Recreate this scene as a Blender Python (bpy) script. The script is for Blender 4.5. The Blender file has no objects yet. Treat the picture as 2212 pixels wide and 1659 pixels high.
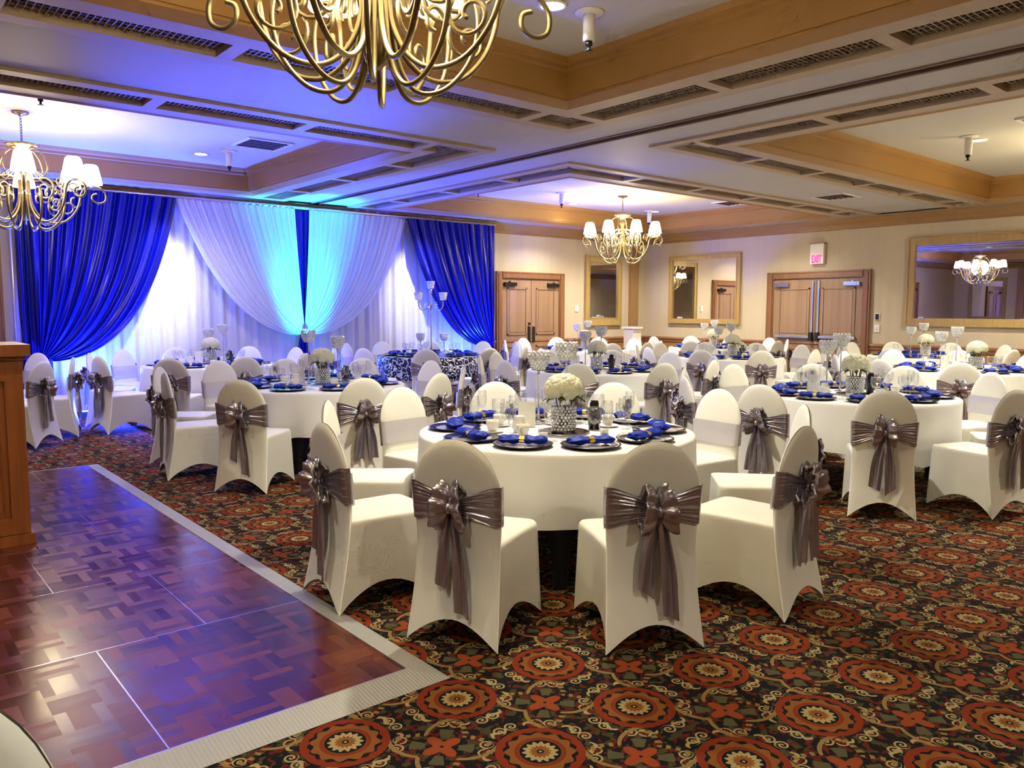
import bpy, math, random
from mathutils import Vector, Matrix
R = math.radians
PI = math.pi
sin, cos = math.sin, math.cos
random.seed(7)
SC = bpy.context.scene
COL = SC.collection

# ------------------------------------------------------------------ mesh helper
class MB:
    def __init__(s):
        s.v = []; s.f = []; s.sm = []
    def add(s, verts, faces, smooth=True):
        o = len(s.v)
        s.v += [tuple(p) for p in verts]
        for f in faces:
            s.f.append(tuple(i + o for i in f)); s.sm.append(smooth)
        return s
    def box(s, c, d, rz=0.0):
        x, y, z = d[0] / 2, d[1] / 2, d[2] / 2
        P = []
        ca, sa = cos(rz), sin(rz)
        for dz in (-z, z):
            for dx, dy in ((-x, -y), (x, -y), (x, y), (-x, y)):
                P.append((c[0] + dx * ca - dy * sa, c[1] + dx * sa + dy * ca, c[2] + dz))
        return s.add(P, [(3, 2, 1, 0), (4, 5, 6, 7), (0, 1, 5, 4), (1, 2, 6, 5), (2, 3, 7, 6), (3, 0, 4, 7)], False)
    def box2(s, a, b):
        return s.box([(a[i] + b[i]) / 2 for i in range(3)], [abs(b[i] - a[i]) for i in range(3)])
    def grid(s, fn, nu, nv, closeu=False, smooth=True, flip=False):
        P = [fn(i / (nu if closeu else nu - 1), j / (nv - 1)) for j in range(nv) for i in range(nu)]
        F = []
        for j in range(nv - 1):
            for i in range(nu if closeu else nu - 1):
                k = (i + 1) % nu
                q = (j * nu + i, j * nu + k, (j + 1) * nu + k, (j + 1) * nu + i)
                F.append(q[::-1] if flip else q)
        return s.add(P, F, smooth)
    def lathe(s, prof, n=24, c=(0, 0, 0), smooth=True, cap=True):
        P = []
        for r, z in prof:
            for i in range(n):
                a = 2 * PI * i / n
                P.append((c[0] + r * cos(a), c[1] + r * sin(a), c[2] + z))
        F = []
        for j in range(len(prof) - 1):
            for i in range(n):
                k = (i + 1) % n
                F.append((j * n + i, j * n + k, (j + 1) * n + k, (j + 1) * n + i))
        if cap and prof[0][0] > 1e-5: F.append(tuple(range(n))[::-1])
        if cap and prof[-1][0] > 1e-5: F.append(tuple((len(prof) - 1) * n + i for i in range(n)))
        return s.add(P, F, smooth)
    def tube(s, path, r, n=8, cap=True):
        path = [Vector(p) for p in path]
        m = len(path)
        P = []; up = Vector((0, 0, 1)); N = None
        for i, p in enumerate(path):
            t = (path[min(i + 1, m - 1)] - path[max(i - 1, 0)]).normalized()
            if N is None:
                N = t.orthogonal().normalized()
            N = (N - t * N.dot(t))
            if N.length < 1e-6: N = t.orthogonal()
            N.normalize()
            B = t.cross(N)
            rr = r[i] if isinstance(r, (list, tuple)) else r
            for k in range(n):
                a = 2 * PI * k / n
                P.append(p + N * (rr * cos(a)) + B * (rr * sin(a)))
        F = []
        for j in range(m - 1):
            for k in range(n):
                l = (k + 1) % n
                F.append((j * n + k, j * n + l, (j + 1) * n + l, (j + 1) * n + k))
        if cap:
            F.append(tuple(range(n))[::-1]); F.append(tuple((m - 1) * n + k for k in range(n)))
        return s.add(P, F, True)
    def ball(s, c, r, nu=10, nv=6, sx=1, sy=1, sz=1):
        def fn(u, v):
            a = 2 * PI * u; b = PI * (v - .5) * .999
            return (c[0] + r * sx * cos(b) * cos(a), c[1] + r * sy * cos(b) * sin(a), c[2] + r * sz * sin(b))
        return s.grid(fn, nu, nv, True)
    def mesh(s, name, mat):
        me = bpy.data.meshes.new(name)
        me.from_pydata(s.v, [], s.f)
        me.polygons.foreach_set('use_smooth', s.sm)
        if mat: me.materials.append(mat)
        me.update()
        return me
    def build(s, name, mat, parent=None, loc=None, rz=0):
        return link(name, s.mesh(name, mat), parent, loc, rz)

def link(name, me, parent=None, loc=None, rz=0):
    o = bpy.data.objects.new(name, me)
    COL.objects.link(o)
    if parent: o.parent = parent
    if loc: o.location = loc
    if rz: o.rotation_euler = (0, 0, rz)
    return o

def smooth_path(pts, n=8):
    P = [Vector(p) for p in pts]; out = []
    for i in range(len(P) - 1):
        p0 = P[max(i - 1, 0)]; p1 = P[i]; p2 = P[i + 1]; p3 = P[min(i + 2, len(P) - 1)]
        for k in range(n):
            t = k / n
            out.append(.5 * ((2 * p1) + (p2 - p0) * t + (2 * p0 - 5 * p1 + 4 * p2 - p3) * t * t + (3 * p1 - p0 - 3 * p2 + p3) * t ** 3))
    out.append(P[-1])
    return out

def thing(name, label, cat, loc=(0, 0, 0), rz=0, group=None):
    o = bpy.data.objects.new(name, None); COL.objects.link(o)
    o.location = loc; o.rotation_euler = (0, 0, rz); o.empty_display_size = .1
    return tag(o, label, cat, group)
def tag(o, label, cat, group=None, kind=None):
    o['label'] = label; o['category'] = cat
    if group: o['group'] = group
    if kind: o['kind'] = kind
    return o
def struct(o):
    o['kind'] = 'structure'
    return o
def copy_tree(o, parent=None):
    c = o.copy(); COL.objects.link(c)
    if parent is not None: c.parent = parent
    for ch in list(o.children):
        copy_tree(ch, c)
    return c

# ------------------------------------------------------------------ materials
class NT:
    def __init__(s, name):
        s.m = bpy.data.materials.new(name); s.m.use_nodes = True
        s.t = s.m.node_tree; s.n = s.t.nodes; s.l = s.t.links
        s.b = s.n['Principled BSDF']; s.out = s.n['Material Output']
    def node(s, typ, **kw):
        x = s.n.new(typ)
        for k, v in kw.items(): setattr(x, k, v)
        return x
    def con(s, a, b): s.l.new(a, b)
    def put(s, sock, v):
        if hasattr(v, 'default_value') or hasattr(v, 'is_linked'): s.l.new(v, sock)
        else: sock.default_value = v
    def math(s, op, a, b=None, c=None, clamp=False):
        x = s.node('ShaderNodeMath', operation=op, use_clamp=clamp)
        s.put(x.inputs[0], a)
        if b is not None: s.put(x.inputs[1], b)
        if c is not None: s.put(x.inputs[2], c)
        return x.outputs[0]
    def mix(s, f, a, b):
        x = s.node('ShaderNodeMix', data_type='RGBA')
        s.put(x.inputs[0], f); s.put(x.inputs[6], a); s.put(x.inputs[7], b)
        return x.outputs[2]
    def coord(s, which='Object'):
        x = s.node('ShaderNodeTexCoord'); sp = s.node('ShaderNodeSeparateXYZ')
        s.con(x.outputs[which], sp.inputs[0])
        return x.outputs[which], sp.outputs[0], sp.outputs[1], sp.outputs[2]
    def noise(s, vec, scale, detail=3, rough=.5):
        x = s.node('ShaderNodeTexNoise'); s.con(vec, x.inputs['Vector'])
        x.inputs['Scale'].default_value = scale; x.inputs['Detail'].default_value = detail; x.inputs['Roughness'].default_value = rough
        return x.outputs[0]
    def vec(s, x, y, z=0.0):
        c = s.node('ShaderNodeCombineXYZ')
        s.put(c.inputs[0], x); s.put(c.inputs[1], y); s.put(c.inputs[2], z)
        return c.outputs[0]
    def bump(s, h, strength=.3, dist=.01):
        b = s.node('ShaderNodeBump'); b.inputs['Strength'].default_value = strength; b.inputs['Distance'].default_value = dist
        s.con(h, b.inputs['Height']); s.con(b.outputs[0], s.b.inputs['Normal'])
    def ramp(s, fac, stops):
        r = s.node('ShaderNodeValToRGB'); s.con(fac, r.inputs[0])
        e = r.color_ramp.elements
        while len(e) < len(stops): e.new(.5)
        for i, (p, c) in enumerate(stops): e[i].position = p; e[i].color = c
        return r.outputs[0]

def C4(c): return (c[0], c[1], c[2], 1)
def pbr(name, col, rough=.5, metal=0, spec=.5, sheen=0, trans=0, emit=None, estr=0, coat=0, noise=None, bump=None):
    t = NT(name); b = t.b
    b.inputs['Base Color'].default_value = C4(col); b.inputs['Roughness'].default_value = rough
    b.inputs['Metallic'].default_value = metal; b.inputs['Specular IOR Level'].default_value = spec
    if sheen: b.inputs['Sheen Weight'].default_value = sheen
    if coat: b.inputs['Coat Weight'].default_value = coat; b.inputs['Coat Roughness'].default_value = .08
    if emit: b.inputs['Emission Color'].default_value = C4(emit); b.inputs['Emission Strength'].default_value = estr
    if noise or bump:
        v, x, y, z = t.coord()
        if noise:
            sc_, amt = noise
            n = t.noise(v, sc_, 4)
            t.con(t.mix(n, C4([k * (1 - amt) for k in col]), C4([min(1, k * (1 + amt)) for k in col])), b.inputs['Base Color'])
        if bump:
            t.bump(t.noise(v, bump[0], 3), bump[1], .004)
    return t.m

M = {}
M['cover'] = pbr('white_spandex', (.87, .855, .75), .55, sheen=.1, noise=(6, .03), bump=(60, .05))
M['satin'] = pbr('silver_satin', (.43, .385, .43), .23, metal=.75, spec=.6, noise=(9, .10), bump=(22, .35))
M['satin_band'] = pbr('silver_satin_band', (.62, .59, .60), .34, metal=.3, spec=.6, noise=(9, .04), bump=(14, .1))
M['cloth'] = pbr('white_linen', (.88, .87, .82), .65, sheen=.1, noise=(3, .02), bump=(90, .05))
M['black_cloth'] = pbr('black_spandex', (.006, .006, .008), .6)
M['napkin'] = pbr('royal_blue_napkin', (.002, .022, .36), .55, spec=.25, noise=(30, .3), bump=(40, .3))
M['gold'] = pbr('gold_ring', (.85, .58, .10), .25, metal=.9)
M['charger'] = pbr('dark_glass_charger', (.035, .035, .05), .12, metal=.75)
M['plate_in'] = pbr('silver_plate', (.75, .74, .80), .25, metal=.6)
M['china'] = pbr('white_china', (.88, .86, .78), .25)
M['black'] = pbr('black_plastic', (.008, .008, .01), .35)
M['brass'] = pbr('antique_brass', (.27, .22, .125), .36, metal=.85, noise=(12, .2))
M['brass_dark'] = pbr('dark_brass', (.25, .18, .09), .35, metal=.8)
M['shade'] = pbr('lamp_shade_fabric', (.95, .9, .75), .8, emit=(1, .80, .45), estr=5.0)
M['lens'] = pbr('lit_downlight', (1, 1, 1), .5, emit=(1, .97, .88), estr=25)
M['white_metal'] = pbr('white_painted_metal', (.85, .83, .78), .4)
M['chrome'] = pbr('chrome', (.75, .75, .78), .18, metal=1)
M['silver'] = pbr('silver_metal', (.62, .60, .64), .22, metal=1)
M['mirror'] = pbr('mirror_glass', (.92, .92, .92), .0, metal=1)
M['ceil'] = pbr('ceiling_paint', (.63, .60, .54), .7, noise=(1.5, .02))
M['beam'] = pbr('ceiling_beam_paint', (.53, .495, .475), .55, noise=(2, .03))
M['fascia'] = pbr('tan_coffer_wood', (.40, .215, .06), .5, noise=(4, .06))
M['trimtan'] = pbr('tan_trim_paint', (.50, .385, .26), .5, noise=(3, .05))
M['groove'] = pbr('dark_groove', (.03, .022, .03), .6)
M['fin'] = pbr('grille_fin', (.42, .34, .24), .4, metal=.3)
M['slot'] = pbr('slot_recess', (.22, .15, .11), .7)
M['crown'] = pbr('crown_wood', (.34, .19, .075), .4, noise=(3, .1))
M['sign_white'] = pbr('sign_white', (.85, .83, .86), .4)
M['sign_red'] = pbr('exit_red', (.9, .02, .12), .4, emit=(1, .02, .18), estr=2.2)
M['steel_edge'] = None
M['leaf'] = pbr('bouquet_leaves', (.10, .12, .02), .5, noise=(20, .4))
M['stem_glass'] = None
M['rod'] = pbr('drape_rod', (.72, .62, .62), .3, metal=.6)
M['paper'] = pbr('menu_paper', (.88, .88, .84), .6)

def m_glass(name='clear_glass', tint=(.985, .99, .99), k=.3):
    t = NT(name)
    tr = t.node('ShaderNodeBsdfTransparent'); tr.inputs[0].default_value = C4(tint)
    gl = t.node('ShaderNodeBsdfGlossy'); gl.inputs['Roughness'].default_value = .03
    lw = t.node('ShaderNodeLayerWeight'); lw.inputs[0].default_value = k
    f = t.math('MULTIPLY_ADD', lw.outputs['Facing'], .36, .05)
    mx = t.node('ShaderNodeMixShader'); t.con(f, mx.inputs[0]); t.con(tr.outputs[0], mx.inputs[1]); t.con(gl.outputs[0], mx.inputs[2])
    t.con(mx.outputs[0], t.out.inputs[0])
    return t.m
M['glass'] = m_glass()
def m_crystal():
    t = NT('crystal_sequins')
    v, x, y, z = t.coord()
    vo = t.node('ShaderNodeTexVoronoi'); t.con(v, vo.inputs['Vector']); vo.inputs['Scale'].default_value = 95
    c = t.ramp(vo.outputs['Color'], [(0, (.5, .5, .52, 1)), (.2, (.9, .9, .92, 1)), (1, (.98, .98, .98, 1))])
    t.con(c, t.b.inputs['Base Color']); t.b.inputs['Metallic'].default_value = .15; t.b.inputs['Roughness'].default_value = .15
    t.bump(vo.outputs['Distance'], 1, .006)
    return t.m
M['crystal'] = m_crystal()

def m_wood(name, c1, c2, rough=.35, axis='z', scale=1.0, coat=.2):
    t = NT(name); v, x, y, z = t.coord()
    sc_ = {'z': (22, 22, 1.4), 'x': (1.4, 22, 22), 'y': (22, 1.4, 22)}[axis]
    vv = t.vec(t.math('MULTIPLY', x, sc_[0] * scale), t.math('MULTIPLY', y, sc_[1] * scale), t.math('MULTIPLY', z, sc_[2] * scale))
    n = t.noise(vv, 1.0, 5, .6)
    t.con(t.ramp(n, [(.25, C4(c1)), (.7, C4(c2))]), t.b.inputs['Base Color'])
    t.b.inputs['Roughness'].default_value = rough; t.b.inputs['Coat Weight'].default_value = coat; t.b.inputs['Coat Roughness'].default_value = .15
    return t.m
M['oak'] = m_wood('oak_podium', (.17, .042, .010), (.34, .105, .022), .35)
M['doorwood'] = m_wood('door_wood', (.27, .155, .085), (.37, .235, .14), .4, scale=.5)
M['darkframe'] = m_wood('door_frame_wood', (.20, .085, .035), (.30, .14, .06), .35)
M['goldframe'] = m_wood('mirror_frame_wood', (.36, .24, .08), (.50, .34, .12), .35)
M['wainscot'] = m_wood('wainscot_wood', (.30, .15, .05), (.42, .23, .08), .4)

def m_wall():
    t = NT('striped_wallpaper'); v, x, y, z = t.coord()
    h = t.math('ADD', x, y)
    n = t.noise(t.vec(t.math('MULTIPLY', h, 9), 0.0, t.math('MULTIPLY', z, .25)), 1.0, 4, .6)
    n2 = t.noise(v, 40, 2)
    c = t.mix(n, (.52, .43, .29, 1), (.64, .55, .40, 1))
    t.con(t.mix(t.math('MULTIPLY', n2, .2), c, (.5, .42, .32, 1)), t.b.inputs['Base Color'])
    t.b.inputs['Roughness'].default_value = .7
    return t.m
M['wall'] = m_wall()

def m_carpet():
    P = .48; OX, OY = 1.735, 2.385
    t = NT('patterned_carpet'); v, x, y, z = t.coord()
    def cell(off):
        u = t.math('SUBTRACT', t.math('FRACT', t.math('ADD', t.math('DIVIDE', t.math('SUBTRACT', x, OX), P), off)), .5)
        w = t.math('SUBTRACT', t.math('FRACT', t.math('ADD', t.math('DIVIDE', t.math('SUBTRACT', y, OY), P), off)), .5)
        r = t.math('SQRT', t.math('ADD', t.math('MULTIPLY', u, u), t.math('MULTIPLY', w, w)))
        a = t.math('ARCTAN2', w, u)
        return u, w, r, a
    nz = t.noise(v, 34, 3); 
    nj = t.math('MULTIPLY', t.math('SUBTRACT', nz, .5), .05)
    u, w, r, a = cell(.5)          # medallion centred cells
    u2, w2, r2, a2 = cell(0.0)     # star centred cells
    red = (.20, .027, .008, 1); gold = (.25, .16, .05, 1); cream = (.37, .28, .12, 1)
    blk = (.008, .007, .008, 1); olive = (.055, .047, .018, 1); dred = (.105, .012, .008, 1); amber = (.22, .078, .018, 1)
    def band(rr, lo, hi):
        return t.math('MULTIPLY', t.math('GREATER_THAN', rr, lo), t.math('LESS_THAN', rr, hi))
    # ground: dark leaves
    ln = t.noise(v, 26, 2, .4)
    base = t.mix(t.math('GREATER_THAN', ln, .56), blk, olive)
    ln2 = t.noise(t.vec(x, y, 3.3), 30, 2, .4)
    base = t.mix(t.math('GREATER_THAN', ln2, .58), base, dred)
    # gold scroll outline: distorted rings around the medallion and around the star
    sc1 = t.math('ADD', r, t.math('MULTIPLY', t.math('SINE', t.math('MULTIPLY', a, 16)), .020))
    sc1 = t.math('ADD', sc1, nj)
    scro = band(sc1, .372, .402)
    wv = t.math('GREATER_THAN', t.math('SINE', t.math('MULTIPLY', a, 8)), -.1)
    base = t.mix(t.math('MULTIPLY', scro, wv), base, cream)
    # small spirals at the four sides of the medallion
    def curl(cell_r, cell_a, n, rad, size):
        seg = 2 * PI / n
        aa = t.math('SUBTRACT', t.math('MODULO', t.math('ADD', t.math('ADD', cell_a, PI * 2), seg / 2), seg), seg / 2)
        px = t.math('SUBTRACT', t.math('MULTIPLY', cell_r, t.math('COSINE', aa)), rad)
        py = t.math('SUBTRACT', t.math('ABSOLUTE', t.math('MULTIPLY', cell_r, t.math('SINE', aa))), size * 1.05)
        q = t.math('SQRT', t.math('ADD', t.math('MULTIPLY', px, px), t.math('MULTIPLY', py, py)))
        th = t.math('ARCTAN2', py, px)
        sp = t.math('FRACT', t.math('ADD', t.math('DIVIDE', q, size * .62), t.math('DIVIDE', th, 2 * PI)))
        return t.math('MULTIPLY', t.math('LESS_THAN', q, size), t.math('LESS_THAN', sp, .45))
    base = t.mix(curl(r, a, 8, .392, .056), base, cream)
    # leaf strokes between star and medallions
    q2 = t.math('ADD', r2, t.math('MULTIPLY', t.math('COSINE', t.math('MULTIPLY', a2, 4)), .075))
    strokes = t.math('MULTIPLY', band(t.math('ADD', q2, nj), .268, .330), t.math('GREATER_THAN', t.math('SINE', t.math('ADD', t.math('MULTIPLY', t.math('ABSOLUTE', a2), 16), t.math('MULTIPLY', r2, 70))), .05))
    base = t.mix(strokes, base, gold)
    st3 = t.math('MULTIPLY', band(t.math('ADD', q2, nj), .235, .262), t.math('GREATER_THAN', t.math('SINE', t.math('MULTIPLY', a2, 12)), .1))
    base = t.mix(st3, base, dred)
    # star
    star = t.math('LESS_THAN', r2, t.math('ADD', t.math('MULTIPLY', t.math('COSINE', t.math('MULTIPLY', a2, 4)), .046), .112))
    base = t.mix(star, base, (.27, .052, .014, 1))
    base = t.mix(t.math('LESS_THAN', r2, .014), base, blk)
    lf = t.math('MULTIPLY', band(r2, .12, .235), t.math('LESS_THAN', t.math('COSINE', t.math('MULTIPLY', a2, 4)), -.55))
    base = t.mix(lf, base, (.085, .078, .036, 1))
    # medallion
    base = t.mix(t.math('LESS_THAN', r, .322), base, red)
    inner = t.math('ADD', r, t.math('MULTIPLY', t.math('SINE', t.math('MULTIPLY', a, 18)), .008))
    base = t.mix(t.math('LESS_THAN', inner, .262), base, blk)
    base = t.mix(t.math('LESS_THAN', t.math('ADD', r, t.math('MULTIPLY', t.math('SINE', t.math('MULTIPLY', a, 12)), .016)), .240), base, amber)
    base = t.mix(band(r, .155, .185), base, red)
    base = t.mix(t.math('LESS_THAN', r, .150), base, blk)
    base = t.mix(t.math('LESS_THAN', t.math('ADD', r, t.math('MULTIPLY', t.math('SINE', t.math('MULTIPLY', a, 14)), .014)), .118), base, cream)
    base = t.mix(t.math('LESS_THAN', t.math('ADD', r, t.math('MULTIPLY', t.math('SINE', t.math('MULTIPLY', a, 14)), .010)), .072), base, amber)
    base = t.mix(t.math('LESS_THAN', r, .026), base, blk)
    base = t.mix(t.math('LESS_THAN', r, .011), base, cream)
    base = t.mix(t.math('MULTIPLY', t.noise(v, 300, 1), .25), base, blk)
    t.con(base, t.b.inputs['Base Color'])
    t.b.inputs['Roughness'].default_value = .95; t.b.inputs['Specular IOR Level'].default_value = .1
    return t.m
M['carpet'] = m_carpet()

def m_parquet():
    t = NT('finger_parquet'); v, x, y, z = t.coord('Object')
    S = .168
    fx = t.math('FLOOR', t.math('DIVIDE', x, S)); fy = t.math('FLOOR', t.math('DIVIDE', y, S))
    par = t.math('MODULO', t.math('ABSOLUTE', t.math('ADD', fx, fy)), 2)
    sx = t.math('FLOOR', t.math('DIVIDE', x, S / 4)); sy = t.math('FLOOR', t.math('DIVIDE', y, S / 4))
    ida = t.vec(fx, sy, 1.0); idb = t.vec(sx, fy, 2.0)
    mv = t.node('ShaderNodeMix', data_type='VECTOR'); t.con(par, mv.inputs[0]); t.con(ida, mv.inputs[4]); t.con(idb, mv.inputs[5])
    wn = t.node('ShaderNodeTexWhiteNoise'); t.con(mv.outputs[1], wn.inputs['Vector'])
    grain = t.noise(v, 60, 3)
    blockid = t.node('ShaderNodeTexWhiteNoise'); t.con(t.vec(fx, fy, 5.0), blockid.inputs['Vector'])
    val = t.math('ADD', t.math('MULTIPLY', wn.outputs[0], .6), t.math('MULTIPLY', blockid.outputs[0], .4))
    c = t.ramp(val, [(.10, (.035, .005, .003, 1)), (.5, (.090, .014, .006, 1)), (.92, (.18, .042, .012, 1))])
    c = t.mix(t.math('MULTIPLY', grain, .4), c, (.05, .008, .006, 1))
    t.con(c, t.b.inputs['Base Color'])
    t.con(t.math('MULTIPLY_ADD', wn.outputs[0], .14, .19), t.b.inputs['Roughness'])
    t.b.inputs['Specular IOR Level'].default_value = .42
    t.b.inputs['Coat Weight'].default_value = .0; t.b.inputs['Coat Roughness'].default_value = .22
    t.bump(wn.outputs[0], .3, .0015)
    return t.m
M['parquet'] = m_parquet()

def m_alu():
    t = NT('ribbed_aluminium'); v, x, y, z = t.coord()
    w = t.math('SINE', t.math('MULTIPLY', x, 420))
    t.b.inputs['Base Color'].default_value = (.40, .39, .35, 1); t.b.inputs['Metallic'].default_value = .35; t.b.inputs['Roughness'].default_value = .5
    t.bump(w, .4, .002)
    return t.m
M['alu'] = m_alu()

def m_drape(name, col, rough, trans=0.0, spec=.5, sheen=.2, metal=0.0):
    t = NT(name)
    t.b.inputs['Base Color'].default_value = C4(col); t.b.inputs['Roughness'].default_value = rough
    t.b.inputs['Specular IOR Level'].default_value = spec; t.b.inputs['Sheen Weight'].default_value = sheen
    t.b.inputs['Metallic'].default_value = metal
    if trans:
        tl = t.node('ShaderNodeBsdfTranslucent'); tl.inputs[0].default_value = C4(col)
        mx = t.node('ShaderNodeMixShader'); mx.inputs[0].default_value = trans
        t.con(t.b.outputs[0], mx.inputs[1]); t.con(tl.outputs[0], mx.inputs[2]); t.con(mx.outputs[0], t.out.inputs[0])
    return t.m
M['rose'] = m_drape('cream_rose_petals', (.95, .94, .76), .6, .45)
M['sheer'] = m_drape('white_sheer', (.85, .84, .88), .6, .25)
M['blue_satin'] = m_drape('royal_blue_satin', (.001, .003, .20), .28, 0, .4, .0)
def m_rosette():
    t = NT('rosette_fabric'); v, x, y, z = t.coord()
    vo = t.node('ShaderNodeTexVoronoi'); vo.inputs['Scale'].default_value = 13; t.con(v, vo.inputs['Vector'])
    rg = t.math('SINE', t.math('MULTIPLY', vo.outputs['Distance'], 13))
    t.con(t.ramp(rg, [(.15, (.015, .015, .06, 1)), (.6, (.70, .69, .74, 1))]), t.b.inputs['Base Color'])
    t.b.inputs['Roughness'].default_value = .3; t.b.inputs['Metallic'].default_value = .3
    t.bump(rg, .8, .02)
    return t.m
M['rosette'] = m_rosette()

# ------------------------------------------------------------------ camera
cam = bpy.data.cameras.new('camera'); camo = bpy.data.objects.new('camera', cam); COL.objects.link(camo)
H_EYE = 1.5
rx = Vector((.76480439, -.64425948, .00199402)); ry = Vector((.05893184, .07303975, .99558638)); rz_ = Vector((-.6415616, -.76131132, .09382852))
camo.matrix_world = Matrix(((rx.x, ry.x, rz_.x, 0), (rx.y, ry.y, rz_.y, 0), (rx.z, ry.z, rz_.z, H_EYE), (0, 0, 0, 1)))
cam.sensor_fit = 'HORIZONTAL'; cam.sensor_width = 36; cam.lens = 36 * 1714.62 / 2212; cam.clip_start = .05
SC.camera = camo

# ------------------------------------------------------------------ room shell
XW, YW, X0, Y0 = 15.0, 12.8, -3.5, -3.0
ZB, ZC = 3.27, 3.6       # beam underside, coffer ceiling
struct(MB().box2((X0 - .2, Y0 - .2, -.1), (XW + .2, YW + .2, 0)).build('floor', M['carpet']))
struct(MB().box2((X0, YW, 0), (XW, YW + .15, 4.0)).build('wall_back', M['wall']))
struct(MB().box2((XW, Y0, 0), (XW + .15, YW, 4.0)).build('wall_right', M['wall']))
struct(MB().box2((X0 - .15, Y0, 0), (X0, YW, 4.0)).build('wall_left', M['wall']))
struct(MB().box2((X0, Y0 - .15, 0), (XW, Y0, 4.0)).build('wall_near', M['wall']))
struct(MB().box2((X0 - .2, Y0 - .2, ZC), (XW + .2, YW + .2, ZC + .1)).build('ceiling', M['ceil']))

# coffers: rect, which sides carry grille slots
COFFERS = [((-2.6, 5.67, .07, 5.85), 'xXyY'), ((-2.6, 5.67, 7.02, 12.8), 'xXy'), ((6.80, 15.0, 7.02, 12.8), 'xyX'[:2]), ((6.80, 15.0, .07, 5.78), 'xYy')]
# underside of the beams between the coffers
bm = MB()
def slab(x0, x1, y0, y1): bm.box2((x0, y0, ZB), (x1, y1, ZC - .001))
slab(5.67, 6.16, Y0, YW); slab(6.28, 6.80, Y0, YW)
slab(X0, 5.67, 5.85, 7.02); slab(6.80, XW, 5.78, 7.02)
slab(X0, 5.67, Y0, .07); slab(6.80, XW, Y0, .07)
slab(X0, -2.6, .07, 5.85); slab(X0, -2.6, 7.02, YW)
struct(bm.build('ceiling_beam', M['beam']))
struct(MB().box2((6.16, Y0, ZB + .03), (6.28, YW, ZB + .08)).build('trim_1', M['groove']))
tk = MB(); tk.box2((6.135, Y0, ZB - .012), (6.165, YW, ZB + .03)); tk.box2((6.275, Y0, ZB - .012), (6.305, YW, ZB + .03))
struct(tk.build('trim_2', M['slot']))

def ring(mb, rect, prof, zfun=None, smooth=False):
    x0, x1, y0, y1 = rect
    for (d0, z0), (d1, z1) in zip(prof[:-1], prof[1:]):
        a = [(x0 + d0, y0 + d0), (x1 - d0, y0 + d0), (x1 - d0, y1 - d0), (x0 + d0, y1 - d0)]
        b = [(x0 + d1, y0 + d1), (x1 - d1, y0 + d1), (x1 - d1, y1 - d1), (x0 + d1, y1 - d1)]
        V = [(p[0], p[1], z0) for p in a] + [(p[0], p[1], z1) for p in b]
        mb.add(V, [(i, i + 4, (i + 1) % 4 + 4, (i + 1) % 4) for i in range(4)], smooth)
ZT = 3.245
for ci, (rect, sides) in enumerate(COFFERS):
    x0, x1, y0, y1 = rect
    mb = MB(); ring(mb, rect, [(0, ZB), (0, ZT), (.14, ZT), (.14, ZB + .10)]); ring(mb, rect, [(.47, ZB + .10), (.47, ZT), (.66, ZT)])
    struct(mb.build('trim_%d' % (ci * 5 + 3), M['trimtan']))
    mb = MB(); ring(mb, rect, [(.14, ZB + .101), (.47, ZB + .101)])
    struct(mb.build('trim_%d' % (ci * 5 + 4), M['slot']))
    mb = MB(); ring(mb, rect, [(.66, ZT), (.70, ZT - .012), (.80, ZT + .03), (.80, ZT + .05), (.82, ZT + .05), (.82, 3.50), (.845, 3.515), (.845, 3.545), (.875, 3.56), (.90, ZC)])
    struct(mb.build('trim_%d' % (ci * 5 + 5), M['fascia']))
    # dividers, slot covers at the walls, grilles
    dv = MB(); gr = MB()
    for side in 'xXyY':
        horiz = side in 'yY'
        L0, L1 = (x0, x1) if horiz else (y0, y1)
        e = {'x': x0, 'X': x1, 'y': y0, 'Y': y1}[side]; sg = 1 if side in 'xy' else -1
        lo, hi = sorted((e + sg * .13, e + sg * .48))
        def put(mb_, a, b, z0, z1, l=lo, h=hi, hz=horiz):
            if hz: mb_.box2((a, l, z0), (b, h, z1))
            else: mb_.box2((l, a, z0), (h, b, z1))
        if side not in sides:
            put(dv, L0 + .13, L1 - .13, ZT + .0005, ZB + .09); continue
        pitch = 1.39
        if horiz: start = 2.16 - 1.39 * 8 if x1 < 6 else 6.80 + .14
        else: start = 5.85 - .55 - 1.39 * 8 if y1 < 6 else 7.02 + .14
        p = start
        while p < L1:
            if L0 + .1 < p < L1 - .1: put(dv, p - .055, p + .055, ZT + .0005, ZB + .09)
            p += pitch
        put(dv, L0 + .05, L0 + .16, ZT + .0005, ZB + .09)
        q = L0 + .18
        while q < L1 - .16:
            a_, b_ = lo + .03, hi - .03
            if horiz: gr.box2((q, a_, ZB + .015), (q + .006, b_, ZB + .065))
            else: gr.box2((a_, q, ZB + .015), (b_, q + .006, ZB + .065))
            q += .04
        for k in range(3):
            c_ = lo + .10 + .075 * k
            if horiz: gr.box2((L0 + .18, c_, ZB + .015), (L1 - .16, c_ + .005, ZB + .065))
            else: gr.box2((c_, L0 + .18, ZB + .015), (c_ + .005, L1 - .16, ZB + .065))
    struct(dv.build('trim_%d' % (ci * 5 + 6), M['trimtan']))
    struct(gr.build('trim_%d' % (ci * 5 + 7), M['fin']))

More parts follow.
